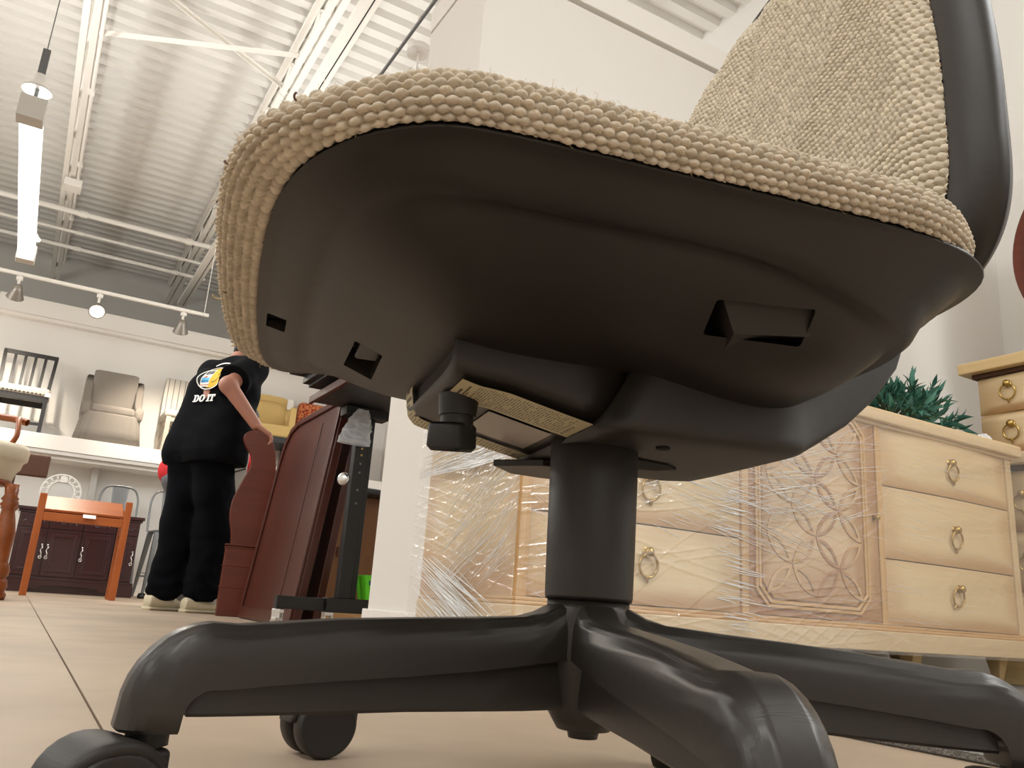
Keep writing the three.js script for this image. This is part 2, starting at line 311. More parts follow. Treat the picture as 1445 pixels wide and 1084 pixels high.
/* cross pipes between the joists near the far end */
const crossPipe = (z, y, r, x0, x1, label) => { const o = thing('sprinkler_pipe', label, 'pipe', [0, y, z]); mesh('pipe', rod([x0, 0, 0], [x1, 0, 0], r), 'steelPaint', o); for (const x of [-0.1, 1.1]) if (x > x0) mesh('coupling', rod([x - 0.04, 0, 0], [x + 0.04, 0, 0], r * 1.35), 'steelPaint', o); };
crossPipe(-10.45, 4.34, 0.032, -2.3, 1.45, 'uppermost and thickest of the three white pipes crossing between the joists');
crossPipe(-11.0, 4.30, 0.02, -2.3, 1.5, 'middle one of the three white pipes crossing between the joists');
crossPipe(-11.5, 4.27, 0.026, -2.3, 1.5, 'lowest of the three white pipes crossing between the joists');
{
  const o = thing('bridging_bar', 'white angle iron brace running nearly level across the joist bay', 'brace', [0, 0, 0]);
  mesh('angle_iron', bar([-0.26, 4.52, -6.9], [1.23, 4.52, -6.2], 0.04, 0.006, 0), 'steelPaint', o); mesh('flange', bar([-0.26, 4.54, -6.9], [1.23, 4.54, -6.2], 0.006, 0.04, 0), 'steelPaint', o);
  const p = thing('bridging_bar', 'white angle iron brace slanting steeply across the joist bay to the side-on joist', 'brace', [0, 0, 0]);
  mesh('angle_iron', bar([0.2, 4.80, -6.5], [1.32, 4.50, -6.75], 0.04, 0.006, 0), 'steelPaint', p); mesh('flange', bar([0.2, 4.82, -6.5], [1.32, 4.52, -6.75], 0.006, 0.04, 0), 'steelPaint', p);
}
/* strip channel with dark slot right of the side-on joist, and the two light tracks by the wall */
{
  const o = thing('channel_strip', 'flat white channel with a thin dark slot beside the side-on roof joist', 'channel', [1.34, 4.05, 0]);
  mesh('channel', [box(-0.06, 0, FAR + 1.5, 0.06, 0.04, 0, 0.003)], 'steelPaint', o); mesh('slot', box(0.012, -0.002, FAR + 1.5, 0.02, 0.001, 0, 0), 'void', o);
  for (let z = -9.5; z < -1; z += 2.5) mesh('hanger', rod([0, 0.03, z], [0, 0.75, z], 0.006), 'steelPaint', o);
  const t = thing('light_track', 'dark thin lighting track with small clips left of the thick white wall', 'light track', [1.33, 3.2, 0]);
  mesh('rail', box(-0.008, 0, -8.6, 0.008, 0.016, -2.8, 0.002), 'gunmetal', t);
  for (let z = -6.6; z < -3.6; z += 0.33) mesh('clip', box(-0.02, 0.004, z, -0.008, 0.02, z + 0.025, 0.003), 'steelPaint', t);
  for (let z = -8; z < -1; z += 2.4) mesh('hanger', rod([0, 0.01, z], [0.0, 0.84, z], 0.002), 'steelPaint', t);
}

/* ---------- hanging linear tubes ---------- */
function tubeLight([x, y, z, L, gain = 1], label) {
  const o = thing('pendant_light', label, 'pendant light', [x, y, z], 0);
  mesh('diffuser', (() => { const g = new THREE.CylinderGeometry(0.06, 0.06, L - 0.2, 24); g.rotateX(Math.PI / 2); return g; })(), 'tubeGlow', o);
  for (const s of [-1, 1]) mesh('end_cap', (() => { const g = new RoundedBoxGeometry(0.132, 0.132, 0.11, 2, 0.004); g.translate(0, 0, s * (L / 2 - 0.05)); return g; })(), 'wallGrey', o);
  for (const s of [-1, 1]) {
    const zz = s * (L / 2 - 0.06);
    mesh('canopy', (() => { const g = lathe([[0, 0.10], [0.03, 0.10], [0.04, 0.055], [0.075, 0.01], [0.075, 0], [0.0, 0.012]], 24); g.translate(0, 0.13, zz); return g; })(), 'trimWhite', o);
    mesh('stem', rod([0, 0.05, zz], [0, 0.14, zz], 0.012), 'gunmetal', o); mesh('turnbuckle', box(-0.02, 0.23, zz - 0.008, 0.02, 0.4, zz + 0.008, 0.004), 'gunmetal', o);
    if (s > 0) mesh('cable', rod([0, 0.4, zz], [0, DECK - y, zz], 0.003, 0.003, 6), 'gunmetal', o);
  }
  for (const [dx, dy, k] of [[0, -1, TUBE_DOWN], [0, 1, TUBE_UP], [-1, 0, TUBE_SIDE], [1, 0, TUBE_SIDE]]) {
    const l = new THREE.RectAreaLight(WARM, k * gain, dx ? L - 0.2 : 0.09, dx ? 0.09 : L - 0.2);
    l.position.set(x + dx * 0.066, y + dy * 0.066, z); l.lookAt(x + dx * 5, y + dy * 5, z); scene.add(l);
  }
}
TUBES.forEach((t, i) => tubeLight(t, ['glowing tube pendant hanging at the upper left of the hall', 'tube pendant far left beyond the frame beside the visible one', 'tube pendant hanging over the left aisle', 'tube pendant hanging behind the camera over the left aisle', 'tube pendant hanging in front of the blond dresser', 'tube pendant hanging farthest behind the camera', 'tube pendant hanging behind the thick white wall', 'tube pendant at the far left near the ledge'][i]));
/* rod-hung cup at the top, left of the wall */
{
  const o = thing('ceiling_mount', 'white dome cup with a thin rod and swivel connector beside the thick white wall', 'light mount', [1.455, 3.17, -3.95]); o.scale.setScalar(0.75);
  mesh('cup', (() => { const g = lathe([[0, 0.09], [0.04, 0.09], [0.085, 0.06], [0.095, 0.0], [0.085, 0.0], [0, 0.02]], 28); g.translate(0, 0.1, 0); return g; })(), 'trimWhite', o);
  mesh('rod', rod([0, 0.12, 0], [0, -0.14, 0], 0.008), 'trimWhite', o);
  mesh('connector', [rod([0, -0.14, 0], [0, -0.22, 0], 0.026), rod([0, -0.22, 0], [-0.03, -0.29, 0.0], 0.016), rod([-0.04, -0.27, 0], [0.02, -0.33, 0], 0.02)], 'trimWhite', o);
}
/* far light track with three spot heads */
{
  const Z = -9.3;
  const t = thing('light_track', 'white lighting track running above the display soffit', 'light track', [0, 3.06, Z]);
  mesh('rail', box(-2.4, 0, -0.018, 1.32, 0.035, 0.018, 0.003), 'steelPaint', t);
  for (const x of [-1.5, 1.27]) mesh('hanger', rod([x, 0.03, 0], [x, 1.74, 0], 0.004), 'steelPaint', t);
  const head = (x, aim, lit, label) => {
    const o = thing('track_spotlight', label, 'spotlight', [x, 3.05, Z]);
    mesh('arm', [rod([0, 0.02, 0], [0, -0.1, 0], 0.014), box(-0.03, -0.04, -0.02, 0.03, 0, 0.02, 0.006)], 'steelPaint', o);
    const q = new THREE.Quaternion().setFromUnitVectors(V3(0, -1, 0), aim.clone().normalize());
    const g = lathe([[0, 0.085], [0.036, 0.08], [0.046, 0.036], [0.082, -0.06], [0.077, -0.066], [0.06, -0.036], [0, -0.026]], 28); g.applyQuaternion(q); g.translate(0, -0.17, 0);
    mesh('reflector', g, 'lampSilver', o);
    const b = new THREE.CircleGeometry(0.068, 24); b.rotateX(Math.PI / 2); b.translate(0, -0.054, 0); b.applyQuaternion(q); b.translate(0, -0.17, 0);
    const bm = mesh('lens', b, 'spotGlow', o); bm.material = M.spotGlow;
    const l = new THREE.SpotLight(new THREE.Color(1, 0.88, 0.72), lit ? 4 : 6.5, 0, 0.75, 0.6, 2); const p = V3(x, 3.05 - 0.17, Z).addScaledVector(aim.clone().normalize(), 0.075);
    l.position.copy(p); l.target.position.copy(p.clone().add(aim)); l.castShadow = true; l.shadow.radius = 2.5; scene.add(l, l.target);
  };
  head(-0.52, V3(-0.1, -0.9, -0.75), false, 'silver track spotlight leftmost above the display soffit, turned to the wall');
  head(0.22, V3(0.02, -0.75, 0.9), true, 'lit track spotlight glaring towards the viewer above the soffit');
  head(1.06, V3(0.1, -0.95, -0.7), false, 'silver track spotlight at the right end of the track above the soffit');
}

/* =====================================================================
   SWIVEL CHAIR (local x: towards the back, local z: the sitter's left)
   ===================================================================== */
const chair = thing('swivel_chair', 'swivel office chair seen from below, tan knotted fabric on a dark brown plastic shell', 'office chair', [0.391, 0, -0.544], -Math.atan2(0.22, 0.975));
const wig = (i, j, s) => hash(i, j, s) - 0.5;
/* knotted weave height at metric coordinates a (along row), b (across rows); also returns a per-knot tone */
function knot(a, b, p = 0.0068, q = 0.0060) {
  let best = -1, tone = 0;
  const r0 = Math.floor(b / q);
  for (let r = r0 - 1; r <= r0 + 1; r++) {
    const off = (r & 1) * 0.5 + 0.12 * wig(r, 3, 9), c0 = Math.floor(a / p - off);
    for (let c = c0 - 1; c <= c0 + 1; c++) {
      const x = (a / p - off - c - 0.5 - 0.16 * wig(c, r, 1)) / (0.50 + 0.06 * wig(c, r, 2)), y = (b / q - r - 0.5 - 0.16 * wig(c, r, 3)) / (0.53 + 0.06 * wig(c, r, 4));
      const d = 1 - x * x - y * y; if (d > 0) { const h = Math.sqrt(d) * (0.9 + 0.3 * wig(c, r, 5)); if (h > best) { best = h; tone = hash(c, r, 6); } }
    }
  }
  return [Math.max(best, 0), tone];
}
/* seat plan outline at angle t; (u, v) with the front at -u */
const SEAT = { uc: -0.0325, hu: 0.2475, hv: 0.262 };
function plan(t) {
  const c = Math.cos(t), s = Math.sin(t), e = c < 0 ? (s < 0 ? 9 : 6.2) : 5;
  let u = SEAT.hu * Math.sign(c) * Math.abs(c) ** (2 / e), v = SEAT.hv * Math.sign(s) * Math.abs(s) ** (2 / e);
  if (c < 0) u += 0.014 * (Math.abs(v) / SEAT.hv) ** 2 * Math.abs(u) / SEAT.hu;
    return [SEAT.uc + u, v - 0.008];
}
const warpT = x => { const q = Math.floor(x * 4), f = x * 4 - q, p = 3.1; return (q + (f < 0.5 ? 0.5 * (2 * f) ** p : 1 - 0.5 * (2 * (1 - f)) ** p)) * Math.PI / 2; };
const rimY = (u, v) => 0.386 - 0.016 * sstep(-0.18, -0.285, u);
function shellY(r, u, v, t) {
  const fr = sstep(-0.12, -0.26, u);                       // the ridge fades towards the front
  const bk = sstep(-0.02, 0.16, u), flange = lerp(0.019 + 0.009 * bk, 0.010, fr) * sstep(1, 0.855, r), step = 0.013 * (1 - fr) * sstep(0.848, 0.815, r);
  const k = 1 - clamp(r / lerp(0.84, 0.88, bk)) ** (lerp(2.8, 2.0, fr) + 1.5 * bk);
  return rimY(u, v) - flange + step - (0.059 + 0.016 * bk) * Math.max(0, k) ** 0.85 - 0.004 * fr * k;
}
{
  const NU = 192, NR = 44;
  const rr = []; for (let j = 0; j <= NR; j++) rr.push(1 - j / NR);
  const secs = [];
  const ring = (r, y) => { const o = []; for (let i = 0; i < NU; i++) { const t = warpT(i / NU), [u, v] = plan(t), uu = SEAT.uc + (u - SEAT.uc) * r, vv = -0.008 + (v + 0.008) * r; o.push([uu, y(uu, vv, t), vv]); } return o; };
  // inner (upper) skin outwards, then lip, then outer (lower) skin inwards
  secs.push(ring(0.1, () => 0.40), ring(0.93, (u, v) => rimY(u, v) + 0.004));
  secs.push(ring(0.995, (u, v) => rimY(u, v) + 0.004), ring(1.003, (u, v) => rimY(u, v)));
  for (let j = 0; j < NR; j++) { const r = Math.max(0.02, 1 - j / (NR - 1)); secs.push(ring(r, (u, v, t) => shellY(r, u, v, t) - (j ? 0 : 0.0008))); }
  let g = loft(secs); g.deleteAttribute('uv'); g = mergeVertices(g, 1e-6); g.computeVertexNormals(); boxUV(g);
  const ev = new Evaluator(); ev.attributes = ['position', 'normal', 'uv']; ev.useGroups = false;
  let a = new Brush(g); a.updateMatrixWorld();
  const cut = (w, h, d, x, y, z, rx = 0, ry = 0, rz = 0) => { const b = new Brush(boxUV(new RoundedBoxGeometry(w, h, d, 2, 0.002))); b.position.set(x, y, z); b.rotation.set(rx, ry, rz); b.updateMatrixWorld(); a = ev.evaluate(a, b, SUBTRACTION); a.updateMatrixWorld(); };
  cut(0.016, 0.03, 0.036, -0.264, 0.372, -0.07); cut(0.027, 0.03, 0.082, -0.188, 0.355, -0.066); cut(0.066, 0.05, 0.064, 0.046, 0.362, 0.156, 0.22, -0.25, 0);
  mesh('shell', a.geometry, 'plasticMatte', chair);
  // dark pockets behind the holes and the block and paddle inside them
  mesh('pocket', box(-0.274, 0.3775, -0.09, -0.254, 0.386, -0.05, 0), 'void', chair);
  mesh('stop_block', box(-0.1965, 0.3475, -0.072, -0.176, 0.37, -0.027, 0.003), 'black', chair);
  const TL = [-0.017, -0.010, 0.020], TR = [0.029, -0.006, 0.019], BR = [0.025, -0.005, -0.019], BL = [-0.014, -0.024, -0.021], tl = [-0.030, 0.012, 0.025], tr = [0.033, 0.012, 0.024], br = [0.030, 0.012, -0.024], bl = [-0.028, 0.012, -0.027];
  const quad = (a, b, c, d, sag = 0) => grid(16, 16, (x, y) => [0, 1, 2].map(k => lerp(lerp(a[k], b[k], x), lerp(d[k], c[k], x), y) + (k === 1 ? sag * Math.sin(Math.PI * x) * (0.3 + y) : 0)));
  const pad = mergeGeometries([quad(TL, TR, BR, BL, 0.004), quad(tl, TL, BL, bl), quad(tl, tr, TR, TL), quad(TR, tr, br, BR), quad(BL, BR, br, bl, 0.003)]); boxUV(pad); pad.scale(1.12, 1.25, 1.12); pad.computeVertexNormals();
  M.plastic.side = M.plasticMatte.side = THREE.DoubleSide;
  mesh('release_paddle', pad, 'plastic', chair, [0.050, 0.3515, 0.152], [0.22, -0.25, 0]);
}
/* cushion with knotted fabric */
{
  const N = 1500, R = 84; const per = []; let L = 0, prev; const T = [];
  for (let i = 0; i <= N; i++) { const p = plan(warpT(Math.min(i / N, 1 - 1e-9))); if (prev) L += Math.hypot(p[0] - prev[0], p[1] - prev[1]); prev = p; per.push(L); }
  const tAt = s => { const d = s * L; let lo = 0, hi = N; while (hi - lo > 1) { const m = (lo + hi) >> 1; per[m] <= d ? lo = m : hi = m; } return (lo + (d - per[lo]) / (per[hi] - per[lo] || 1)) / N; };
  const cache = []; for (let i = 0; i < N; i++) { const t = tAt(i / N), p = plan(warpT(t)), q = plan(warpT((t + 5e-4) % 1)), o = plan(warpT((t + 1 - 5e-4) % 1)), dx = q[0] - o[0], dz = q[1] - o[1], l = Math.hypot(dx, dz); cache.push([p[0], p[1], dz / l, -dx / l]); }
  const HB = 0.056;                                        // length of the band from the rim over the edge
  const sec = (b, front) => {                              // b 0..1 along the band: [outward, up]
    const bulge = 0.009 + 0.034 * front, hgt = 0.0142;
    const A = -1.25 + b * 3.1; const ox = Math.cos(A), oy = Math.sin(A);
    return [(ox - Math.cos(-1.25)) * bulge + (A > Math.PI / 2 ? ox * 0.03 : 0), (oy - Math.sin(-1.25)) * hgt];
  };
  const g = grid(N, R, (x, y, i, j) => {
    const [u, v, nx, nz] = cache[i % N], front = clamp(-nx) ** 4;
    const b = Math.min(1, j / (R - 8)), [o, up] = sec(b, front), [o2, up2] = sec(b + 0.01, front);
    let ty = up2 - up, to = o2 - o; const tl = Math.hypot(ty, to) || 1; const no = ty / tl, ny = -to / tl;
    const [h, tone] = knot(i / N * L, b * (HB + 0.05 * front), 0.0070, 0.0062); const d = h * 0.0040;
    const ins = 0.014 * sstep(0.1, 0.19, u); let px = u + nx * (o + no * d - ins), pz = v + nz * (o + no * d - ins), py = rimY(u, v) + 0.003 + up + ny * d;
    if (j > R - 8) { const k = (j - (R - 8)) / 8; px = lerp(px, SEAT.uc, k * 0.98); pz = lerp(pz, 0, k * 0.98); py += 0.008 * Math.sin(k * 1.5); }
    const c = 0.85 + 0.3 * tone; return [px, py, pz, 0.54 * c, 0.46 * c, 0.355 * c];
  }, true, [L, HB], true);
  mesh('seat_cushion', g, 'yarn', chair);
  // loose fibres standing off the fabric
  const fib = []; const strand = (p, d, l, c, r = 0.00022) => { const e = V3(rnd() - 0.5, rnd() - 0.5, rnd() - 0.5).multiplyScalar(l * c); const a = V3(...p), b = a.clone().addScaledVector(d, l * 0.5).add(e), q = a.clone().addScaledVector(d, l).addScaledVector(e, -0.6); fib.push(new THREE.TubeGeometry(new THREE.CatmullRomCurve3([a, b, q]), 3, r, 3)); };
  for (let k = 0; k < 1700; k++) {
    const i = Math.floor(rnd() * N), [u, v, nx, nz] = cache[i]; if (v < -0.245 || u > 0.1) continue; const front = clamp(-nx) ** 4, b = rnd() * 0.8, [o, up] = sec(b, front);
    const A = -1.25 + b * 3.1; strand([u + nx * (o + 0.002), rimY(u, v) + 0.003 + up, v + nz * (o + 0.002)], V3(nx * Math.cos(A), Math.sin(A), nz * Math.cos(A)).add(V3(rnd() - 0.5, rnd() - 0.5, rnd() - 0.5)), 0.0018 + 0.0026 * rnd(), 1.2, 0.00012);
  }
  const f = mesh('fuzz', fib, 'fuzz', chair); f.userData.kind = 'stuff';
  // a few pulled dark loops on the front edge
  seed = 99;
  for (let k = 0; k < 13; k++) {
    let i, c; do { i = Math.floor(rnd() * N); c = cache[i]; } while (!(c[0] < -0.235)); const [u, v, nx, nz] = c; const b = 0.15 + rnd() * 0.5, [o, up] = sec(b, 1); const A = -1.25 + b * 3.1;
    fib.length = 0; const sz = k < 4 ? 0.006 : 0.0028; const p = [u + nx * (o + 0.0025), rimY(u, v) + 0.003 + up, v + nz * (o + 0.0025)];
    const a = V3(...p), dir = V3(nx * Math.cos(A), Math.sin(A), nz * Math.cos(A)), w = V3(rnd() - 0.5, rnd() - 0.5, rnd() - 0.5).normalize().multiplyScalar(sz);
    mesh('pulled_thread', new THREE.TubeGeometry(new THREE.CatmullRomCurve3([a.clone(), a.clone().addScaledVector(dir, sz * 0.5).addScaledVector(w, 0.4), a.clone().addScaledVector(dir, sz * 0.45).add(w), a.clone().addScaledVector(w, 1.35)]), 8, k < 5 ? 0.0008 : 0.0006, 5), k < 5 ? 'fuzz' : 'brownPad', chair);
  }
}
/* backrest: fabric pad and dark outer shell */
const BK = { cy: 0.52, hh: 0.315, lo: 0.105, hw: 0.235, cv: -0.030, n: 2.3 };
const backU = (v, y) => 0.212 - 0.030 * ((v - BK.cv) / BK.hw) ** 2 + 0.04 * Math.max(0, y - 0.62) + 0.02 * Math.max(0, 0.5 - y);
function backPt(s, t) { // square [-1,1]^2 to the egg-shaped outline
  const r = Math.max(Math.abs(s), Math.abs(t)); if (r < 1e-6) return [BK.cv, BK.cy]; const bn = t < 0 ? 4 : BK.n, L = (Math.abs(s) ** bn + Math.abs(t) ** bn) ** (1 / bn), k = r / L;
  return [BK.cv + s * k * BK.hw, BK.cy + t * k * (t < 0 ? BK.lo : BK.hh)];
}
{
  const N = 460; const g = grid(N, N, (x, y) => {
    const s = 1 - 2 * x, t = 2 * y - 1, [v, yy] = backPt(s, t), r = Math.max(Math.abs(s), Math.abs(t));
    const crease = 0.006 * Math.exp(-(((v - BK.cv + 0.035) / 0.012) ** 2)) + 0.005 * Math.exp(-(((v - BK.cv + 0.10) / 0.012) ** 2)) ;
    const [h, tone] = knot(v + 5, yy + 5, 0.0058, 0.0060); const edge = sstep(1, 0.86, r), u = backU(v, yy) - 0.022 * Math.sqrt(edge) + crease - h * 0.0044;
    const c = 0.85 + 0.3 * tone; return [u, yy, v, 0.62 * c, 0.54 * c, 0.42 * c];
  }, false, [0.4, 0.6], true);
  mesh('backrest_pad', g, 'yarn', chair);
  const ringB = (k, du, ex = 0) => { const o = [], n = 120; for (let i = 0; i < n; i++) { const a = i / n * 2 * Math.PI, c = Math.cos(a), s = Math.sin(a); const bn = s < 0 ? 4 : BK.n; const exv = 1.7 * ex * (0.5 + 0.5 * clamp(c * 3, -1, 1)); const v = BK.cv + (BK.hw * k + exv) * Math.sign(c) * Math.abs(c) ** (2 / bn), y = BK.cy + ((s < 0 ? BK.lo : BK.hh) * k + exv) * Math.sign(s) * Math.abs(s) ** (2 / bn); o.push([backU(BK.cv + (v - BK.cv) / (1 + ex / 0.2), y) + du, y, v]); } return o; };
  mesh('backrest_shell', loft([ringB(0.4, 0.0), ringB(0.97, -0.002), ringB(1, -0.004, 0.002), ringB(1, -0.003, 0.010), ringB(1, 0.004, 0.018), ringB(1, 0.016, 0.020), ringB(1, 0.030, 0.014), ringB(0.97, 0.042, 0), ringB(0.85, 0.052, 0), ringB(0.5, 0.062), ringB(0.05, 0.066)]), 'plastic', chair);
}
/* mechanism housing: front block and rear cover sweeping up to the back */
const botY = u => u < -0.1 ? 0.2985 - 0.0 + (u + 0.1) * -0.12 : lerp(0.2985, 0.279, clamp((u + 0.1) / 0.09));
{
  const section = (u, y0, y1, hw, e = 6, c = -0.012) => sup(hw, (y1 - y0) / 2, e, 40).map(([v, y]) => [u, (y0 + y1) / 2 + y, c + v]);
  const front = [section(-0.1385, 0.318, 0.362, 0.083), section(-0.1425, 0.312, 0.364, 0.089), section(-0.137, 0.3045, 0.365, 0.091), section(-0.122, 0.3005, 0.366, 0.092), section(-0.10, 0.2985, 0.366, 0.092), section(-0.055, 0.2885, 0.366, 0.092), section(-0.012, 0.2795, 0.366, 0.092)];
  mesh('tilt_housing', loft(front), 'plasticMatte', chair);
  const path = [[-0.034, 0.2795, 0.364, 0.0935], [0.0, 0.2785, 0.366, 0.094], [0.06, 0.278, 0.366, 0.094], [0.115, 0.2785, 0.364, 0.093], [0.138, 0.280, 0.362, 0.089], [0.152, 0.284, 0.36, 0.079], [0.175, 0.297, 0.362, 0.071], [0.205, 0.316, 0.37, 0.067], [0.235, 0.342, 0.385, 0.064], [0.262, 0.374, 0.41, 0.062], [0.278, 0.41, 0.45, 0.06]];
  const secs = path.map(([u, a, b, hw], i) => { const sh = i < 4 ? 0.03 * (1 - i / 3) : 0; return sup(hw + 0.004, (b - a) / 2, 11, 56).map(([v, y]) => [u + sh * ((y + (b - a) / 2) / (b - a)) * 1.6, (a + b) / 2 + y, -0.012 + v]); });
  secs.push(sup(0.058, 0.02, 5, 56).map(([v, y]) => [0.285 - y, 0.50 + y * 0.2, -0.012 + v]), sup(0.055, 0.012, 5, 56).map(([v, y]) => [0.275 - y, 0.58, -0.012 + v]));
  mesh('rear_cover', loft(secs), 'plastic', chair);
  mesh('screw_hole', [new THREE.CylinderGeometry(0.0055, 0.0055, 0.002, 16).translate(0.035, 0.2779, 0.052)], 'void', chair);
  // pointed opening beside the column
  const ho = extrude(shape([[0, -0.03], [0.055, -0.016], [0.066, 0.0], [0.05, 0.014], [0, 0.026]]), 0.002, 0); ho.rotateX(Math.PI / 2); ho.translate(0.02, 0.2785, -0.02); mesh('slot_opening', ho, 'void', chair);
  const hk = extrude(shape([[-0.055, 0.0], [-0.03, -0.03], [0.0, -0.036], [0.02, -0.036], [0.02, 0.03], [-0.02, 0.03]]), 0.006, 0.001); hk.rotateX(Math.PI / 2); hk.translate(-0.005, 0.278, -0.085); mesh('latch_plate', hk, 'plasticMatte', chair);
  // printed stickers that follow the underside
  const print = (w, h, sd, logo) => canvasTex(w, h, (c) => {
    c.fillStyle = '#c6b995'; c.fillRect(0, 0, w, h); c.fillStyle = 'rgba(60,52,40,0.75)'; seed = sd;
    for (let x = logo ? 100 : 30; x < w - 70; x += 15) for (let y = 12; y < h - 14;) { const l = 6 + rnd() * 24; if (rnd() > 0.12) c.fillRect(x, y, 5, Math.min(l, h - 12 - y)); y += l + 5; }
    if (logo) { c.fillRect(30, 14, 14, h * 0.5); c.fillRect(56, 14, 9, h * 0.75); c.fillRect(72, 14, 6, h * 0.45); }
    for (let y = 14; y < h * 0.6; y += 16) c.fillRect(w - 50, y, 12, 10);
  });
  const strip = (pts, v0, v1, skew) => grid(40, 2, (x, y) => { const k = x * (pts.length - 1), i = Math.min(pts.length - 2, Math.floor(k)), f = k - i; const p = [lerp(pts[i][0], pts[i + 1][0], f), lerp(pts[i][1], pts[i + 1][1], f)]; return [p[0] + skew * (y - 0.5), p[1], lerp(v0, v1, y)]; });
  const bp = (a, b, n = 14) => { const o = []; for (let i = 0; i <= n; i++) { const u = lerp(a, b, i / n); const y = u < -0.122 ? lerp(0.3045, 0.3005, (u + 0.137) / 0.015) : u < -0.10 ? lerp(0.3005, 0.2985, (u + 0.122) / 0.022) : u < -0.055 ? lerp(0.2985, 0.2885, (u + 0.10) / 0.045) : lerp(0.2885, 0.2795, (u + 0.055) / 0.043); o.push([u, y - 0.0012]); } return o; };
  const lab = (name, t, pts, v0, v1, skew, label) => { const m = new THREE.MeshStandardMaterial({ map: t, roughness: 0.55, side: THREE.DoubleSide, color: 0xffffff }); const o = mesh(name, strip(pts, v0, v1, skew), m, chair); o.userData.label = label; };
  lab('sticker', print(700, 150, 5, true), bp(-0.134, -0.034), 0.076, 0.022, 0, 'long cream sticker with fine print nearest the knob');
  lab('sticker', print(640, 150, 8, true), [[-0.1432, 0.345], [-0.1435, 0.325], [-0.1405, 0.309], ...bp(-0.134, -0.034, 10)], -0.07, -0.098, 0, 'cream sticker wrapped round the far edge');
  const sil = new THREE.MeshStandardMaterial({ color: 0x9a9087, roughness: 0.35, metalness: 0.5, side: THREE.DoubleSide }); const ss = mesh('sticker', strip(bp(-0.097, -0.044, 6), 0.016, -0.055, 0), sil, chair); ss.userData.label = 'blank silver sticker';
  // tension knob
  mesh('knob_collar', [new THREE.CylinderGeometry(0.0155, 0.014, 0.016, 28).translate(0, -0.006, 0), new THREE.CylinderGeometry(0.0125, 0.0125, 0.01, 24).translate(0, -0.018, 0)], 'black', chair, [-0.124, 0.3005, 0.026]);
  const kn = loft([sup(0.0125, 0.0125, 5, 32).map(([x, z]) => [x, 0, z]), sup(0.0145, 0.0145, 6, 32).map(([x, z]) => [x, -0.003, z]), sup(0.015, 0.015, 6, 32).map(([x, z]) => [x, -0.018, z]), sup(0.0125, 0.0125, 5, 32).map(([x, z]) => [x, -0.0215, z])]);
  mesh('tension_knob', kn, 'black', chair, [-0.127, 0.2815, 0.026], [0.1, 0.75, 0.08]);
}
